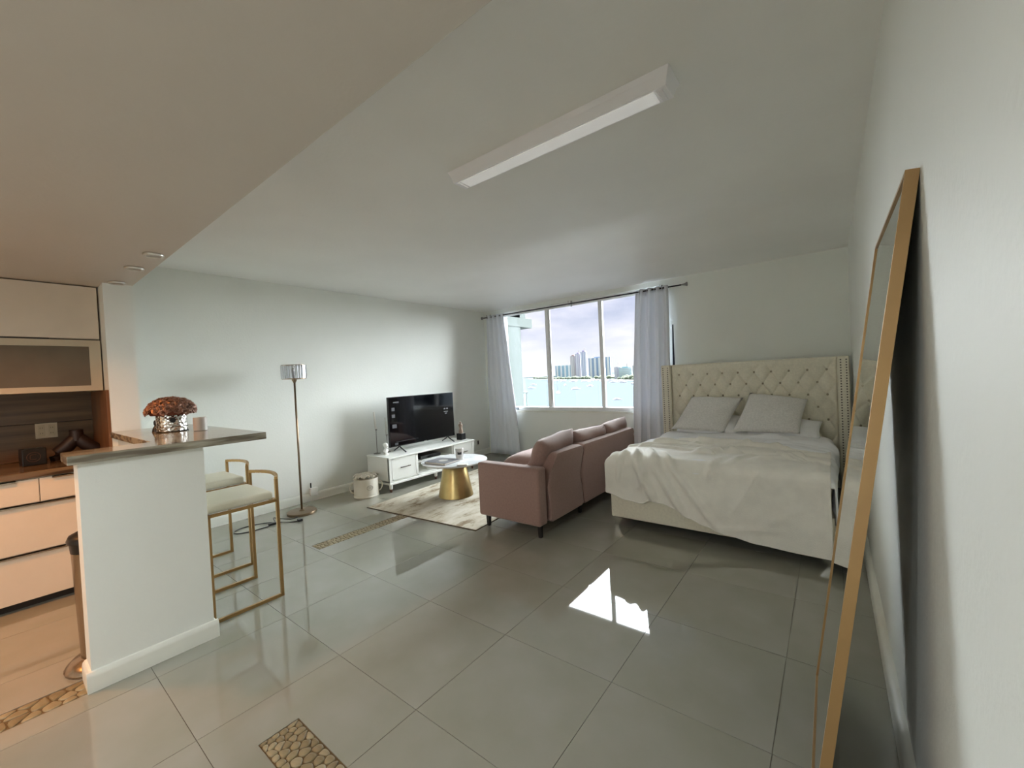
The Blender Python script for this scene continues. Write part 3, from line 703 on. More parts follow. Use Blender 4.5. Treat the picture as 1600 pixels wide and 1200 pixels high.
def candle(label, x, y, zs, zt, lean):
    o = thing('candlestick', label, 'candlestick', (x, y, .446), 0, 'tall candlesticks on the tv stand')
    obj('base', MB().lathe([(.045, 0), (.045, .006), (.01, .012), (.005, .02)], 24), mat('gunmetal', (150, 148, 140), .35, .8), o, autos=40)
    obj('stem', MB().tube([(0, 0, .015), (0, 0, zs - .446)], .0045, 8), _m['gunmetal'], o, smooth=True)
    obj('cup', MB().lathe([(.006, 0), (.014, .006), (.014, .022), (.011, .022)], 16), _m['gunmetal'], o, autos=40, loc=(0, 0, zs - .456))
    obj('candle', MB().tube([(0, 0, zs - .45), (lean, 0, zt - .446)], .0105, 12, rs=[.0145, .011]), WAX, o, smooth=True)
candle('tall candlestick with a white taper, nearest the end of the tv stand', -4.83, 3.19, .765, 1.005, -.03)
candle('shorter candlestick with a white taper, just left of the television', -4.80, 3.33, .675, .915, -.012)
bu = thing('bust_statue', 'small white classical bust in front of the candlesticks', 'statue', (-4.655, 3.205, .446), .2)
obj('plinth', MB().lathe([(.036, 0), (.036, .012), (.024, .018), (.02, .032)], 20), WHITEC, bu, autos=40)
m = MB(); m.sphere((0, 0, .048), .034, 14, 10, (.8, 1.15, .75)); m.tube([(0, 0, .05), (.004, 0, .09)], .018, 12); m.sphere((.004, 0, .115), .03, 16, 12, (1.0, .85, 1.2))
m.sphere((.034, 0, .108), .007, 8, 6, (1, .6, 1.2)); m.sphere((-.008, 0, .128), .031, 12, 8, (1.0, .95, .9)); m.sphere((.026, 0, .09), .012, 8, 6)
obj('head', m, WHITEC, bu, smooth=True)
fg = thing('torso_figurine', 'beige torso figurine on a black cube right of the television', 'statue', (-4.60, 4.545, .446), .1)
obj('block', B((-.05, -.05, 0), (.05, .05, .098), .003), BLACK, fg)
m = MB(); m.lathe([(.030, .096), (.034, .12), (.030, .15), (.022, .172), (.027, .20), (.034, .22), (.030, .238), (.013, .248), (.011, .258)], 18); m.sphere((0, .0, .262), .016, 10, 8, (1, 1, 1.2))
obj('torso', m, mat('figurine_stone', (178, 156, 138), .6, var=.1, scale=30), fg, autos=60)

# ------------------------------------------------------------------ flower box by the stand
hb = thing('flower_box', 'round white flower box with white roses, oval emblem and rope handles', 'flower box', (-4.59, 2.85, 0))
HBX = mat('hatbox_white', (226, 220, 206), .55, var=.02)
obj('box', MB().lathe([(.143, 0), (.149, .004), (.149, .018), (.145, .022), (.145, .225), (.138, .225), (.138, .19)], 44), HBX, hb, autos=35)
obj('filling', MB().lathe([(.001, .2), (.1385, .2), (.1385, .222), (.001, .235)], 24), mat('filling', (206, 200, 180), .8), hb, autos=35)
for sg in (-1, 1):
    ax = radians(58); dx, dy = cos(ax), sin(ax)
    pts = [(sg * .146 * dx, sg * .146 * dy, .175), (sg * .175 * dx, sg * .175 * dy, .165), (sg * .19 * dx, sg * .19 * dy, .12), (sg * .175 * dx, sg * .175 * dy, .07), (sg * .150 * dx, sg * .150 * dy, .05)]
    obj('handle', MB().tube(smooth_path(pts, 4), .008, 8), HBX, hb, smooth=True)
va = atan2(-2.85, 4.59) + .30
EMG = mat('emblem_grey', (128, 118, 102), .6); m = MB()
def onb(u, z): a = va + u / .146; return (.1465 * cos(a), .1465 * sin(a), z)
m.tube([onb(.036 * cos(a), .125 + .026 * sin(a)) for a in [2 * pi * k / 28 for k in range(28)]], .0022, 5, True)
for z, l in ((.133, .018), (.125, .022), (.117, .016)): m.tube([onb(-l, z), onb(0, z), onb(l, z)], .0014, 5)
obj('emblem', m, EMG, hb)
WROSE = mat('rose_white', (232, 226, 210), .6, var=.03); WRM = RM.copy(); WRM.materials.clear(); WRM.materials.append(WROSE)
for k in range(26):
    r = .122 * sqrt((k + .5) / 26); a = k * 2.39996
    o = bpy.data.objects.new('rose', WRM); COL.objects.link(o); o.parent = hb; o.location = (r * cos(a) * 1.06, r * sin(a) * 1.06, .236 + .018 * (1 - r / .13)); s_ = 1.2; o.scale = (s_, s_, s_ * 1.7)
    o.rotation_euler = Vector((cos(a) * r * 3, sin(a) * r * 3, 1)).to_track_quat('Z', 'X').to_euler()

# ------------------------------------------------------------------ rug
def rug_mat():
    m = bpy.data.materials.new('distressed_rug'); m.use_nodes = True; t_ = m.node_tree; b = t_.nodes['Principled BSDF']; b.inputs['Roughness'].default_value = .95
    tcn = t_.nodes.new('ShaderNodeTexCoord'); n1 = t_.nodes.new('ShaderNodeTexNoise'); n1.inputs['Scale'].default_value = 2.2; n1.inputs['Detail'].default_value = 9; n1.inputs['Roughness'].default_value = .68
    mp_ = t_.nodes.new('ShaderNodeMapping'); mp_.inputs['Scale'].default_value = (2.2, .9, 1)
    r = t_.nodes.new('ShaderNodeValToRGB'); el = r.color_ramp.elements
    el[0].position = .38; el[0].color = (*lin((128, 110, 84)), 1); el[1].position = .62; el[1].color = (*lin((208, 203, 190)), 1)
    e1 = el.new(.47); e1.color = (*lin((186, 178, 158)), 1)
    link(t_, tcn.outputs['Object'], mp_.inputs[0]); link(t_, mp_.outputs[0], n1.inputs['Vector']); link(t_, n1.outputs[0], r.inputs[0]); link(t_, r.outputs[0], b.inputs['Base Color'])
    n2 = t_.nodes.new('ShaderNodeTexNoise'); n2.inputs['Scale'].default_value = 260; bp = t_.nodes.new('ShaderNodeBump'); bp.inputs['Strength'].default_value = .4; bp.inputs['Distance'].default_value = .004
    link(t_, tcn.outputs['Object'], n2.inputs['Vector']); link(t_, n2.outputs[0], bp.inputs['Height']); link(t_, bp.outputs[0], b.inputs['Normal'])
    return m
rug = thing('area_rug', 'pale distressed beige rug under the round table', 'rug', (-4.143, 2.565, 0), radians(4.4))
obj('pile', B((0.006, 0.006, .001), (1.552, 2.25, .010), .003), rug_mat(), rug)
m = MB(); m.box((0, 0, .0005), (1.558, .006, .008)); m.box((0, 2.25, .0005), (1.558, 2.256, .008)); m.box((0, .006, .0005), (.006, 2.25, .008)); m.box((1.552, .006, .0005), (1.558, 2.25, .008))
obj('edge_binding', m, mat('rug_edge', (88, 76, 58), .9), rug)

# ------------------------------------------------------------------ coffee table
ctb = thing('coffee_table', 'round white marble coffee table on a brushed gold cone base', 'table', (-3.575, 3.40, .011))
obj('base', MB().lathe([(.205, 0), (.207, .004), (.205, .01), (.132, .385), (.128, .392)], 64), GOLD, ctb, autos=35)
obj('mount_plate', MB().lathe([(.25, .388), (.25, .396)], 32), BLKW, ctb, autos=35)
m = MB(); m.box((-.02, -.33, .388), (.02, .33, .396)); m.box((-.33, -.02, .388), (.33, .02, .396)); obj('cross_arm', m, BLACK, ctb, rot=(0, 0, .3))
obj('marble_top', MB().lathe([(.368, .396), (.384, .404), (.392, .414), (.390, .419), (.385, .42)], 72), MARBLE, ctb, autos=35)
ZT = .4315
bk = thing('hardcover_book', 'large grey hardcover book with a white oval on the coffee table', 'book', (-3.60, 3.235, ZT), .10)
BKC = mat('book_cover', (124, 124, 128), .5, var=.1, scale=10); obj('pages', B((-.15, -.128, .004), (.145, .128, .02)), mat('paper', (232, 226, 214), .8), bk)
m = MB(); m.box((-.155, -.133, 0), (.152, .133, .004)); m.box((-.155, -.133, .02), (.152, .133, .0235)); m.box((-.157, -.133, 0), (-.152, .133, .0235)); obj('cover', m, BKC, bk)
obj('cover_picture', MB().lathe([(.001, 0), (.001, .0006), (.055, .0006), (.055, 0)], 28), mat('book_white', (208, 206, 200), .5), bk, loc=(.01, 0, .0235))
jr = thing('candle_jar', 'white lidded candle jar with a dark label on the coffee table', 'candle', (-3.545, 3.46, ZT))
obj('jar', MB().lathe([(.042, 0), (.046, .004), (.046, .105), (.043, .108)], 28), mat('jar_white', (216, 212, 208), .25, Transmission_Weight=.2), jr, autos=35)
obj('lid', MB().lathe([(.049, .106), (.049, .128), (.044, .133), (.01, .134)], 28), mat('lid_grey', (190, 188, 184), .3), jr, autos=35)
va = atan2(-3.46, 3.545); m = MB()
def lab(u, v): a = va + (u - .5) * 1.1; return (.0466 * cos(a), .0466 * sin(a), .055 + .035 * v * (1 - .25 * sin(pi * u)) + .006)
m.grid(lab, 10, 2); obj('label', m, BLACK, jr, label='dark curved label')
m = MB(); m.tube([(.0466 * cos(va + q), .0466 * sin(va + q), .035) for q in (-.35, -.17, 0, .17, .35)], .0012, 5); m.tube([(.0466 * cos(va + q), .0466 * sin(va + q), .028) for q in (-.25, 0, .25)], .001, 5); obj('text_line', m, mat('ink', (110, 106, 102), .6), jr)
rc = thing('remote_tray', 'small flat white box at the front edge of the coffee table', 'box', (-3.265, 3.225, ZT), .65)
obj('lid', B((-.055, -.04, .004), (.055, .04, .014), .002), WHITEC, rc); obj('base', B((-.054, -.039, 0), (.054, .039, .004)), mat('tray_grey', (120, 122, 124), .5), rc)

# ------------------------------------------------------------------ sofa
sf = thing('sectional_sofa', 'dusty pink linen sectional sofa with chaise, seen from behind', 'sofa', (0, 0, 0))
def soft(a, c, bev, seg=4, sub=0): return MB().box(a, c, bev, seg)
arm = MB().box((-2.645, 2.80, .11), (-1.955, 2.925, .605), .022, 4)
obj('arm', arm, PINKF, sf, autos=50)
arm2 = MB().box((-2.70, 4.83, .11), (-1.955, 4.95, .60), .022, 4); obj('arm', arm2, PINKF, sf, autos=50)
obj('seat_base', MB().box((-2.62, 2.93, .13), (-2.0, 4.83, .30), .02, 3), PINKF, sf, autos=50)
def back_panel(y0, y1, cut):
    # profile in x-z swept in y, rounded
    prof = [(-2.02, .115), (-1.945, .112), (-1.93, .125), (-1.936, .28), (-1.948, .42), (-1.93, .55), (-1.906, .665), (-1.918, .695), (-1.95, .705), (-2.05, .70), (-2.08, .67), (-2.07, .40)]
    m = MB(); ys = [y0, y0 + .012, y0 + .03, y1 - .03, y1 - .012, y1]; ins = [.02, .006, 0, 0, .006, .02]; rings = []
    cx, cz = -2.0, .4
    for y, i_ in zip(ys, ins):
        ring = []
        for (x, z) in prof:
            dx, dz = x - cx, z - cz; L = sqrt(dx * dx + dz * dz)
            zz = z - dz / L * i_; yy = y
            if cut and y < (y0 + y1) / 2 and z > .60: yy = y + (z - .60) * .9
            ring.append(m.b.verts.new((x - dx / L * i_, yy, zz)))
        rings.append(ring)
    n = len(prof)
    for A, Bv in zip(rings, rings[1:]):
        for k in range(n): m.b.faces.new((A[k], A[(k + 1) % n], Bv[(k + 1) % n], Bv[k]))
    m.b.faces.new(rings[0]); m.b.faces.new(rings[-1][::-1])
    obj('back_panel', m, PINKF, sf, autos=40)
back_panel(2.952, 3.530, True); back_panel(3.544, 4.83, False)
def puffy(name, par, m_, w_, d_, h_, loc, rot, nx=18, ny=18, pw=2.6, ed=.22, wob=.0, seed=0, label=None):
    """pillow: w (x) x d (y), thickness h (z)"""
    r_ = random.Random(seed); ph = [r_.uniform(0, 6) for _ in range(6)]
    m = MB()
    def th_(u, v):
        a = (1 - abs(2 * u - 1) ** pw) * (1 - abs(2 * v - 1) ** pw); return max(a, 0) ** .5
    def pt(u, v, sg):
        a = 2 * u - 1; b = 2 * v - 1
        pin = 1 - ed * .25 * (1 - abs(a) ** 2) * (abs(b) ** 3) ; pin2 = 1 - ed * .25 * (1 - abs(b) ** 2) * (abs(a) ** 3)
        x = a * w_ / 2 * pin2; y = b * d_ / 2 * pin; z = sg * th_(u, v) * h_ / 2
        z += wob * sin(5 * a + ph[0]) * cos(4 * b + ph[1]) * th_(u, v) + wob * .6 * sin(9 * a + 5 * b + ph[2]) * th_(u, v)
        return (x, y, z)
    T = [[m.b.verts.new(pt(i / nx, j / ny, 1)) for j in range(ny + 1)] for i in range(nx + 1)]
    Bt = [[(T[i][j] if i in (0, nx) or j in (0, ny) else m.b.verts.new(pt(i / nx, j / ny, -1))) for j in range(ny + 1)] for i in range(nx + 1)]
    for i in range(nx):
        for j in range(ny):
            m.b.faces.new((T[i][j], T[i + 1][j], T[i + 1][j + 1], T[i][j + 1])); m.b.faces.new((Bt[i][j], Bt[i][j + 1], Bt[i + 1][j + 1], Bt[i + 1][j]))
    return obj(name, m, m_, par, smooth=True, loc=loc, rot=rot, label=label)
for k, (y0, y1) in enumerate(((2.94, 3.55), (3.55, 4.19))):
    obj('seat_cushion', MB().box((-2.64, y0, .30), (-2.05, y1, .445), .04, 5), PINKF, sf, autos=60)
# chaise
obj('chaise_base', MB().box((-3.22, 4.02, .10), (-2.0, 4.83, .29), .02, 3), PINKF, sf, autos=50)
ch = MB(); chx0, chx1, chy0, chy1 = -3.27, -2.05, 3.88, 4.83
def chz(u, v): return .30 + .155 * (max(0, (1 - abs(2 * u - 1) ** 5) * (1 - abs(2 * v - 1) ** 4.5))) ** .45
nx = 22; ny = 18
T = [[ch.b.verts.new((chx0 + (chx1 - chx0) * i / nx, chy0 + (chy1 - chy0) * j / ny, chz(i / nx, j / ny))) for j in range(ny + 1)] for i in range(nx + 1)]
Bt = [[(T[i][j] if i in (0, nx) or j in (0, ny) else ch.b.verts.new((T[i][j].co.x, T[i][j].co.y, .29))) for j in range(ny + 1)] for i in range(nx + 1)]
for i in range(nx):
    for j in range(ny):
        ch.b.faces.new((T[i][j], T[i + 1][j], T[i + 1][j + 1], T[i][j + 1])); ch.b.faces.new((Bt[i][j], Bt[i][j + 1], Bt[i + 1][j + 1], Bt[i + 1][j]))
obj('chaise_cushion', ch, PINKF, sf, smooth=True)
for (yc, xo, tilt, roll, hh) in ((3.27, -2.13, 68, 5, .47), (3.93, -2.12, 70, -3, .44), (4.56, -2.12, 68, 3, .46)):
    puffy('back_cushion', sf, PINKF, hh, .68, .19, (xo, yc, .60 + (.01 if yc < 3.5 else 0)), (radians(roll), radians(-tilt), 0), pw=4.5, ed=.25, wob=.010, seed=int(yc * 10))
for x, y in ((-2.585, 2.865), (-2.00, 2.865), (-2.585, 4.78), (-1.995, 4.78), (-3.15, 4.08), (-3.15, 4.76), (-2.02, 3.60)):
    obj('leg', MB().lathe([(.019, 0), (.026, .12 if x > -3 else .108)], 4), BLKW, sf, loc=(x, y, 0 if x > -3 else .012), rot=(0, 0, pi / 4))

# ------------------------------------------------------------------ bed
bed = thing('upholstered_bed', 'cream upholstered bed with tufted nailhead headboard against the window wall', 'bed', (0, 0, 0))
BX0, BX1, BY0, BY1 = -1.598, -.005, 3.42, 5.44
m = MB(); m.box((BX0, BY0, .09), (BX1, BY0 + .05, .345), .012, 3); obj('footboard', m, CREAMF, bed, autos=50)
for x0, x1 in ((BX0, BX0 + .05), (BX1 - .05, BX1)): obj('side_rail', MB().box((x0, BY0 + .045, .09), (x1, BY1, .345), .012, 3), CREAMF, bed, autos=50)
obj('slat_deck', B((BX0 + .05, BY0 + .05, .24), (BX1 - .05, BY1, .27)), DARKK, bed)
for x, y in ((BX0 + .045, BY0 + .045), (BX1 - .045, BY0 + .045), (BX0 + .045, 5.3), (BX1 - .045, 5.3)):
    sgx = 1 if x < -.8 else -1
    m = MB(); vs = [(0, 0), (1, 0), (1, 1), (0, 1)]
    b4 = [m.b.verts.new((-.02 * sgx + sgx * .022 * px, -.02 + .022 * py, 0)) for px, py in vs]; t4 = [m.b.verts.new((-.035 * sgx + sgx * .095 * px, -.035 + .08 * py, .09)) for px, py in vs]
    m.b.faces.new(b4[::-1]); m.b.faces.new(t4)
    for k in range(4): m.b.faces.new((b4[k], b4[(k + 1) % 4], t4[(k + 1) % 4], t4[k]))
    obj('leg', m, CHROME, bed, loc=(x, y, 0), label='tapered chrome leg')
MT = .60
obj('mattress', MB().box((-1.565, 3.455, .27), (-.035, 5.43, MT), .05, 5), DUVET, bed, autos=60)
# tufted headboard
HX0, HX1, HZ0, HZ1, HY = -1.622, .048, .20, 1.437, 5.46
def tuft(x, z):
    p = (x + 1.534) / .1666; q = (z - 1.306) / .133
    a = p + q / 2; b = p - q / 2
    s = (abs(sin(pi * a)) * abs(sin(pi * b))) ** .45
    fa_ = min(1, max(0, (HZ1 - .03 - z) / .07)) * min(1, max(0, (x - HX0) / .05)) * min(1, max(0, (HX1 - x) / .05))
    return s * fa_ + (1 - fa_) * .75
hbm = MB(); nx_, nz_ = 200, 110
fv = [[hbm.b.verts.new((HX0 + (HX1 - HX0) * i / nx_, HY - .036 * tuft(HX0 + (HX1 - HX0) * i / nx_, HZ0 + (HZ1 - HZ0) * j / nz_) * (1 if 0 < i < nx_ and 0 < j < nz_ else .3), HZ0 + (HZ1 - HZ0) * j / nz_)) for j in range(nz_ + 1)] for i in range(nx_ + 1)]
for i in range(nx_):
    for j in range(nz_): hbm.b.faces.new((fv[i][j], fv[i][j + 1], fv[i + 1][j + 1], fv[i + 1][j]))
hbd = obj('headboard', hbm, CREAMF, bed, smooth=True)
obj('headboard_back', MB().box((HX0 - .01, HY - .004, HZ0), (HX1 + .01, HY + .075, HZ1), .012, 3), CREAMF, bed, autos=50)
BTN = MB().lathe([(.013, 0), (.012, .004), (.007, .008), (.001, .009)], 12, cap=False, axis='y').mesh('button', mat('button_linen', (176, 166, 142), .8), True)
for r_ in range(5):
    z = 1.306 - .133 * r_; off = 0 if r_ % 2 == 0 else .0833
    for k in range(10 - (r_ % 2)):
        o = bpy.data.objects.new('button', BTN); COL.objects.link(o); o.parent = hbd; o.location = (-1.534 + .1666 * k + off, HY - .002, z); o.rotation_euler = (0, 0, pi)
NAIL = mat('nailhead_pewter', (104, 98, 88), .35, .8)
for x0, x1 in ((-1.735, -1.628), (.054, .150)):
    wg = obj('wing', MB().box((x0, HY - .085, .0), (x1, HY + .075, 1.437), .012, 3), CREAMF, bed, autos=50)
    m = MB()
    for xx in (x0 + .026, x1 - .024):
        z = .30
        while z < 1.42:
            m.box((xx - .006, HY - .0895, z - .006), (xx + .006, HY - .084, z + .006), .0025, 1); z += .0275
    obj('nailheads', m, NAIL, wg, kind='stuff')
    obj('piping', MB().tube([(x1 if x0 < -1 else x0, HY - .08, .2), (x1 if x0 < -1 else x0, HY - .08, 1.43)], .004, 6), CREAMF, wg)

# cloth over the mattress
def gauss(d, s): return exp(-(d / s) ** 2)
def seg_d(px, py, a, b):
    ax, ay = a; bx_, by_ = b; dx, dy = bx_ - ax, by_ - ay; L = dx * dx + dy * dy
    s = max(0, min(1, ((px - ax) * dx + (py - ay) * dy) / L)); return sqrt((px - ax - dx * s) ** 2 + (py - ay - dy * s) ** 2), s
def hang(x, y, top, folds, xl, xr, yf, rr, lift=0.0, flare=.10):
    """drape flat point (x,y) over the box top; beyond an edge it hangs down"""
    ex = 0; sx_ = 0
    if x < xl: ex = xl - x; sx_ = -1
    if x > xr: ex = x - xr; sx_ = 1
    ey = max(0, yf - y)
    X = min(max(x, xl), xr); Y = max(y, yf)
    def arc(e_):
        q = rr * pi / 2
        if e_ < q: a = e_ / rr; return rr * sin(a), rr * (1 - cos(a))
        return rr + (e_ - q) * flare, rr + (e_ - q)
    ox, dx = arc(ex) if ex > 0 else (0, 0); oy, dy = arc(ey) if ey > 0 else (0, 0)
    f_ = folds(x, y)
    drop = max(dx, dy) if (ex > 0 and ey > 0) else dx + dy
    nx_ = sx_ * (1 if ex > rr else ex / rr if ex > 0 else 0); ny_ = -(1 if ey > rr else ey / rr if ey > 0 else 0); nz_ = 1 - min(1, max(ex, ey) / (rr * 1.5))
    L = sqrt(nx_ * nx_ + ny_ * ny_ + nz_ * nz_) + 1e-6
    return (X + sx_ * ox + f_ * nx_ / L, Y - oy + f_ * ny_ / L, top + lift - drop + f_ * nz_ / L)
rf = random.Random(21)
R1 = []
for k in range(46):   # ripples across the upper bed
    x = rf.uniform(-1.6, -.1); y = rf.uniform(3.75, 4.75); L = rf.uniform(.25, .6); a = rf.uniform(-.45, .35)
    R1.append(((x, y), (x + L * cos(a), y + L * sin(a)), rf.uniform(.012, .028), rf.uniform(.014, .028)))
def puff_top(x, y): return .035 * (1 - ((x + .8) / .85) ** 2) * (1 if y > 3.6 else max(0, (y - 3.3) / .3))
def folds_duvet(x, y):
    f_ = puff_top(x, y) + .006 * sin(9 * x + 3 * sin(4 * y)) + .008 * sin(11 * y + 2 * sin(5 * x))
    for a, b, am, s in R1:
        d, t_ = seg_d(x, y, a, b); f_ += am * gauss(d, s) * min(1, 4 * min(t_, 1 - t_) + .3)
    return f_
dv = thing('duvet', 'rumpled white duvet covering the upper half of the bed', 'duvet', (0, 0, 0))
m = MB()
def dvf(u, v):
    x = -1.86 + 2.12 * u; y = 5.12 - 1.75 * v
    if u > .5 : x = -.80 + (x + .8) * (.99 + .06 * sin(9 * v))
    return hang(x, y, MT + .012, folds_duvet, -1.535, -.065, 3.47, .06, flare=.06)
m.grid(dvf, 130, 110)
o = obj('cover', m, DUVET, dv, smooth=True); md_ = o.modifiers.new('s', 'SOLIDIFY'); md_.thickness = .012; md_.offset = 1
DIAG = [((-1.42, 3.62), (-1.18, 3.05), .046, .032), ((-1.32, 3.66), (-.95, 2.98), .042, .026), ((-1.20, 3.60), (-.70, 2.92), .034, .022), ((-1.62, 3.50), (-1.40, 3.46), .02, .04), ((-1.25, 3.35), (-1.32, 3.15), .016, .02),
        ((-.95, 3.62), (-.62, 3.78), .028, .035), ((-.62, 3.45), (-.50, 3.70), .020, .025), ((-.50, 3.50), (-.15, 3.86), .028, .028), ((-1.15, 3.80), (-.5, 3.95), .024, .025), ((-.78, 3.30), (-.70, 3.55), .018, .022), ((-.62, 3.05), (-.40, 3.45), .012, .02), ((-1.45, 3.55), (-1.5, 3.2), .02, .02),
        ((-.45, 2.98), (-.15, 3.2), .010, .03), ((-.75, 2.93), (-.3, 3.0), .01, .025), ((-.10, 3.8), (-.06, 2.95), .010, .02), ((-1.5, 3.9), (-.9, 4.02), .014, .03), ((-.9, 4.06), (-.2, 4.1), .012, .03)]
def folds_bl(x, y):
    f_ = puff_top(x, y) * 1.0 + .006 * sin(7 * x + 2 * sin(3 * y)) + .004 * sin(15 * y + 3 * x)
    for a, b, am, s in DIAG:
        d, t_ = seg_d(x, y, a, b); f_ += am * gauss(d, s) * min(1, 5 * min(t_, 1 - t_) + .25)
    for a, b, am, s in R1:
        d, t_ = seg_d(x, y, a, b); f_ += am * gauss(d, s) * 1.1
    return f_
bl = thing('fleece_blanket', 'cream fleece blanket thrown over the foot of the bed, hem slanting down right', 'blanket', (0, 0, 0))
# hem height along the foot of the bed (world x -> z)
HEM = [(-1.75, .335), (-1.60, .318), (-1.42, .275), (-1.30, .262), (-1.22, .300), (-1.12, .285), (-1.02, .262), (-.92, .205), (-.80, .165), (-.65, .125), (-.45, .095), (-.2, .085), (.1, .085)]
def hemz(x):
    for (a, za), (b, zb) in zip(HEM, HEM[1:]):
        if a <= x <= b: s = (x - a) / (b - a); s = s * s * (3 - 2 * s); return za + (zb - za) * s
    return HEM[0][1] if x < HEM[0][0] else HEM[-1][1]
def yback(x): return 4.18 + .05 * sin(5 * x) - .22 * max(0, (-x - 1.0)) + .03 * sin(13 * x)
YF, RB = 3.455, .07
m = MB()
def blf(u, v):
    x = -1.80 + 1.80 * u
    if x > -.04: x = -.04 + (x + .04) * .5
    zt = MT + .034
    drop = zt - hemz(x); ylow = YF - (drop + RB * (pi / 2 - 1)); y = yback(x) + (ylow - yback(x)) * v
    return hang(x, y, zt, folds_bl, -1.545, -.03, YF, RB, flare=.02)
m.grid(blf, 150, 130)
o = obj('cloth', m, BLANK, bl, smooth=True); md_ = o.modifiers.new('s', 'SOLIDIFY'); md_.thickness = .010; md_.offset = 1
# hem roll
pts = [Vector(blf(k / 60, 1.0)) + Vector((0, -.004, 0)) for k in range(61)]
obj('hem', MB().tube(pts, .008, 8), BLANK, bl, smooth=True)

def quad_pillow(name, label, m_, bl_, br_, tr_, tl_, th, cat='pillow', seed=0, group=None):
    c = [Vector(p) for p in (bl_, br_, tr_, tl_)]; nrm = (c[1] - c[0]).cross(c[3] - c[0]).normalized(); org = (c[0] + c[1]) / 2
    o = thing(name, label, cat, org, 0, group); m = MB(); nx = 22; r_ = random.Random(seed); ph = [r_.uniform(0, 6) for _ in range(4)]
    def pt(u, v, sg):
        p = (c[0] * (1 - u) + c[1] * u) * (1 - v) + (c[3] * (1 - u) + c[2] * u) * v
        a, b = 2 * u - 1, 2 * v - 1; cc = (c[0] + c[1] + c[2] + c[3]) / 4
        k = max(0, (1 - abs(a) ** 2.6) * (1 - abs(b) ** 2.6)) ** .55
        pin = .05 * ((1 - a * a) * abs(b) ** 3 + (1 - b * b) * abs(a) ** 3)
        p = p + (cc - p) * pin + nrm * (sg * th / 2 * k + .006 * k * sin(6 * a + ph[0]) * cos(5 * b + ph[1]) + .004 * k * sin(11 * a - 7 * b + ph[2]))
        return p - org
    T = [[m.b.verts.new(pt(i / nx, j / nx, 1)) for j in range(nx + 1)] for i in range(nx + 1)]
    Bt = [[(T[i][j] if i in (0, nx) or j in (0, nx) else m.b.verts.new(pt(i / nx, j / nx, -1))) for j in range(nx + 1)] for i in range(nx + 1)]
    for i in range(nx):
        for j in range(nx):
            m.b.faces.new((T[i][j], T[i + 1][j], T[i + 1][j + 1], T[i][j + 1])); m.b.faces.new((Bt[i][j], Bt[i][j + 1], Bt[i + 1][j + 1], Bt[i + 1][j]))
    obj('cover', m, m_, o, smooth=True)
    edge = [T[0][0]]
    return o
quad_pillow('throw_pillow', 'grey knitted square pillow on the left side of the bed', PILG, (-1.50, 4.93, .685), (-.94, 4.93, .665), (-.80, 5.33, 1.02), (-1.36, 5.33, 1.035), .17, seed=1)
quad_pillow('throw_pillow', 'grey knitted square pillow on the right, nearer the bare tufting', PILG, (-.86, 4.93, .68), (-.26, 4.93, .685), (-.20, 5.33, 1.00), (-.735, 5.33, 1.075), .18, seed=2)
quad_pillow('bed_pillow', 'white bed pillow mostly hidden behind the left grey pillow', DUVET, (-1.45, 4.95, .66), (-.82, 4.95, .66), (-.80, 5.38, .80), (-1.48, 5.38, .80), .15, seed=3)
quad_pillow('bed_pillow', 'white bed pillow peeking out right of the grey pillows', DUVET, (-.75, 4.98, .64), (-.10, 4.98, .64), (-.08, 5.38, .76), (-.76, 5.38, .76), .14, seed=4)

# ------------------------------------------------------------------ curtains
def curtain(label, xt0, xt1, xb0, xb1, n, y, seed, ztop=2.50, zb=.03):
    o = thing('curtain', label, 'curtain', ((xt0 + xt1) / 2, y, 0)); ox = (xt0 + xt1) / 2; r_ = random.Random(seed)
    am = [r_.uniform(.6, 1.2) for _ in range(n * 2 + 2)]; m = MB()
    def f_(u, v):
        z = ztop + (zb - ztop) * v; k = u * n * 2; i = int(k) % len(am)
        x = (xt0 + (xt1 - xt0) * u) * (1 - v ** .8) + (xb0 + (xb1 - xb0) * u) * v ** .8
        d = .036 * sin(pi * k) * (1 - v * .15) * (am[i] * v + (1 - v)); x += .012 * sin(2 * pi * k + seed) * v + .010 * sin(3 * v * 3 + k) * v
        return (x - ox, d, z)
    m.grid(f_, n * 14, 26)
    c = obj('panel', m, CURT, o, smooth=True); md_ = c.modifiers.new('s', 'SOLIDIFY'); md_.thickness = .004
    for k in range(n * 2):
        u = (k + .5) / (n * 2) if False else (k + 1) / (n * 2 + .5)
        x = xt0 + (xt1 - xt0) * u - ox
        obj('grommet', MB().tube([(x, .024 * cos(a), ztop - .028 + .024 * sin(a)) for a in [2 * pi * q / 14 for q in range(14)]], .0035, 6, True), CHROME, o, smooth=True)
    return o
YR = 5.60
curtain('pale grey floor-length curtain left of the window', -4.87, -4.49, -4.93, -4.24, 4, YR, 3)
curtain('pale grey floor-length curtain between window and bed', -2.105, -1.665, -2.24, -1.68, 4, YR, 5)
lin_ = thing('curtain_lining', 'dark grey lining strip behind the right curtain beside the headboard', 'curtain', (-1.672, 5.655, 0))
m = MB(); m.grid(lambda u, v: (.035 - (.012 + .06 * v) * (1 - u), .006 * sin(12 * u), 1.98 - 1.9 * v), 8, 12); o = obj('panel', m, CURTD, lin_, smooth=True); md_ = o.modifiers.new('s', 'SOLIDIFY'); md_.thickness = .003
rd = thing('curtain_rod', 'dark metal curtain rod with flared pewter finials across the window', 'curtain rod', (-3.2, YR, 2.472))
RODM = mat('rod_dark', (46, 46, 50), .35, .7); PEW = mat('pewter', (150, 148, 146), .35, .8)
obj('rod', MB().tube([(-1.72, 0, 0), (1.70, 0, 0)], .0095, 12), RODM, rd, smooth=True)
obj('rod_tip', MB().tube([(1.55, 0, 0), (1.72, 0, 0)], .0075, 12), PEW, rd, smooth=True)
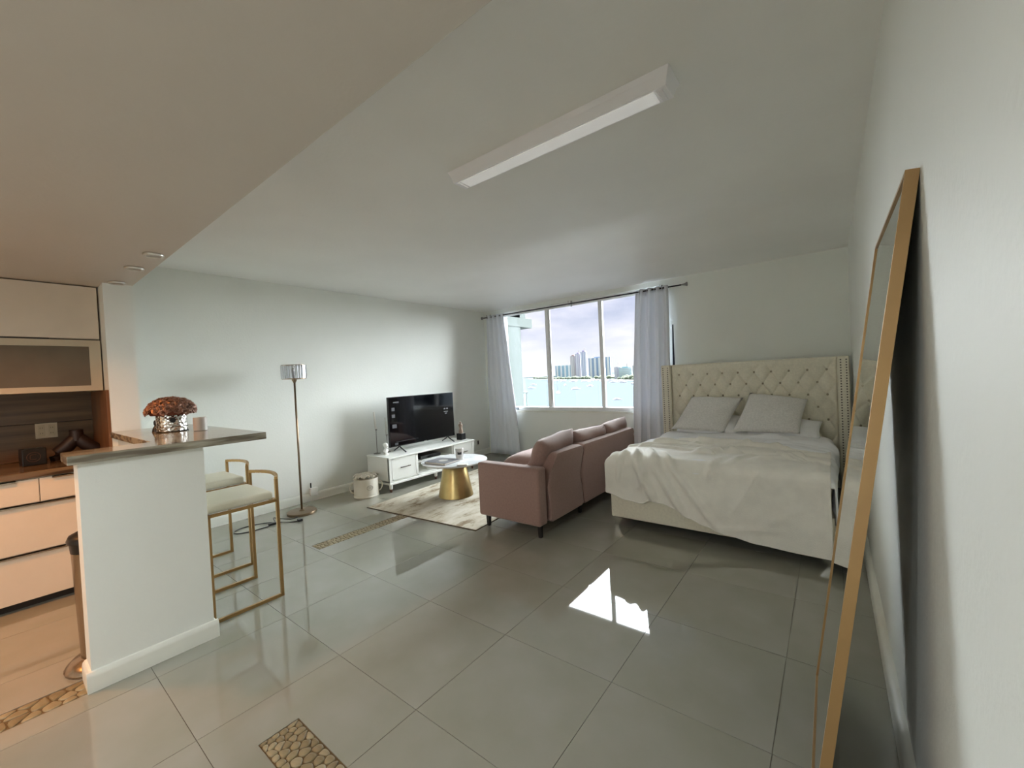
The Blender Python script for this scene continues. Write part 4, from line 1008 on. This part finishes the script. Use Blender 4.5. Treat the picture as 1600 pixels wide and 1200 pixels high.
for sg, x in ((1, 1.71), (-1, -1.72)): obj('finial', MB().lathe([(.009, 0), (.012, sg * .01), (.012, sg * .02), (.026, sg * .055), (.028, sg * .062), (.02, sg * .066)], 18, axis='x'), PEW, rd, autos=40, loc=(x, 0, 0))
for x in (-1.66, .02, 1.42):
    m = MB(); m.box((x - .008, -.004, -.014), (x + .008, .098, -.004)); m.box((x - .012, .092, -.03), (x + .012, .0995, .06)); m.tube([(x, .013 * cos(a), .013 * sin(a)) for a in [2 * pi * q / 12 for q in range(12)]], .003, 6, True); m.box((x - .003, -.003, .012), (x + .003, .003, .05))
    obj('bracket', m, PEW, rd)

# ------------------------------------------------------------------ mirror
ML = 1.848; ang = math.atan(.1325)
mr = bpy.data.objects.new('floor_mirror', None); COL.objects.link(mr)
tag(mr, 'tall gold-framed floor mirror leaning on the right wall', 'mirror')
mr.location = (-.09, 1.366, 0.004); mr.rotation_euler = (0, ang, 0)
W_ = .83; FT = .026; FW = .012
m = MB(); m.box((0, 0, 0), (FT, FW, ML)); m.box((0, W_ - FW, 0), (FT, W_, ML)); m.box((0, FW, 0), (FT, W_ - FW, FW)); m.box((0, FW, ML - FW), (FT, W_ - FW, ML))
obj('frame', m, GOLDM, mr)
obj('glass', B((.004, FW, FW), (.008, W_ - FW, ML - FW)), MIRROR, mr)
obj('backing', B((.012, FW, FW), (.022, W_ - FW, ML - FW)), mat('hardboard', (70, 60, 50), .8), mr)

# ------------------------------------------------------------------ ceiling fixture and puck lights
cf = thing('ceiling_light', 'long white wraparound ceiling light fixture, unlit but given a faint diffuser glow', 'ceiling light', (-1.105, 1.792, ZC))
Lx, Ly = .622, .066
def frus(m, x, y, z0, x2, y2, z1):
    b4 = [m.b.verts.new((sx_ * x, sy * y, z0)) for sx_, sy in ((-1, -1), (1, -1), (1, 1), (-1, 1))]; t4 = [m.b.verts.new((sx_ * x2, sy * y2, z1)) for sx_, sy in ((-1, -1), (1, -1), (1, 1), (-1, 1))]
    m.b.faces.new(b4); m.b.faces.new(t4[::-1])
    for k in range(4): m.b.faces.new((b4[k], b4[(k + 1) % 4], t4[(k + 1) % 4], t4[k]))
m = MB(); frus(m, Lx + .01, Ly + .012, -.001, Lx, Ly, -.022); frus(m, Lx, Ly, -.022, Lx - .012, Ly - .014, -.062); obj('housing', m, FIXB, cf)
m = MB()
for sg in (-1, 1): m.box((sg * (Lx - .055) - .004, -Ly + .024, -.0665), (sg * (Lx - .055) + .004, Ly - .024, -.0615)); m.box((sg * (Lx - .035) - .004, -Ly + .024, -.0665), (sg * (Lx - .035) + .004, Ly - .024, -.0615))
obj('end_groove', m, FIXB, cf, kind='stuff')
m = MB(); m.box((-Lx + .03, -Ly + .024, -.0655), (Lx - .065, Ly - .024, -.0615), .0015); obj('diffuser', m, FIXD, cf, label='pale glossy diffuser panel with faint added glow')
def puck(x, y, lit, label, grp):
    o = thing('puck_light', label, 'ceiling light', (x, y, ZS), 0, grp)
    obj('trim_ring', MB().lathe([(.048, -.0005), (.052, -.004), (.05, -.012), (.036, -.014), (.034, -.006), (.034, -.0005)], 28), mat('puck_nickel', (200, 192, 180), .3, .6), o, autos=35)
    obj('lens', MB().lathe([(.001, -.004), (.034, -.004), (.034, -.007), (.001, -.009)], 24), (emis('lit_lens', (255, 190, 120), 6) if lit else mat('puck_lens', (150, 138, 122), .3)), o, autos=35)
PU = [(-3.235, .665, 'round puck light in the lowered ceiling, nearest the camera of three'), (-3.655, .648, 'round puck light in the lowered ceiling, middle one of three'), (-4.20, .642, 'round puck light in the lowered ceiling, closest to the wing wall')]
for x, y, lb in PU: puck(x, y, False, lb, 'puck lights along the lowered ceiling edge')
for k, p in enumerate(KITCHEN_DL + ENTRY_FILL):  # the entry pair only house the added fill lamps
    o = thing('downlight', ['warm ceiling downlight over the kitchen aisle', 'warm ceiling downlight at the kitchen end', 'added fill downlight out of view by the entry', 'added fill downlight out of view at the entry end'][k], 'ceiling light', (p[0], p[1], ZS))
    obj('trim_ring', MB().lathe([(.075, -.0005), (.09, -.004), (.088, -.010), (.075, -.008)], 28, cap=False), TRIM, o, autos=35)
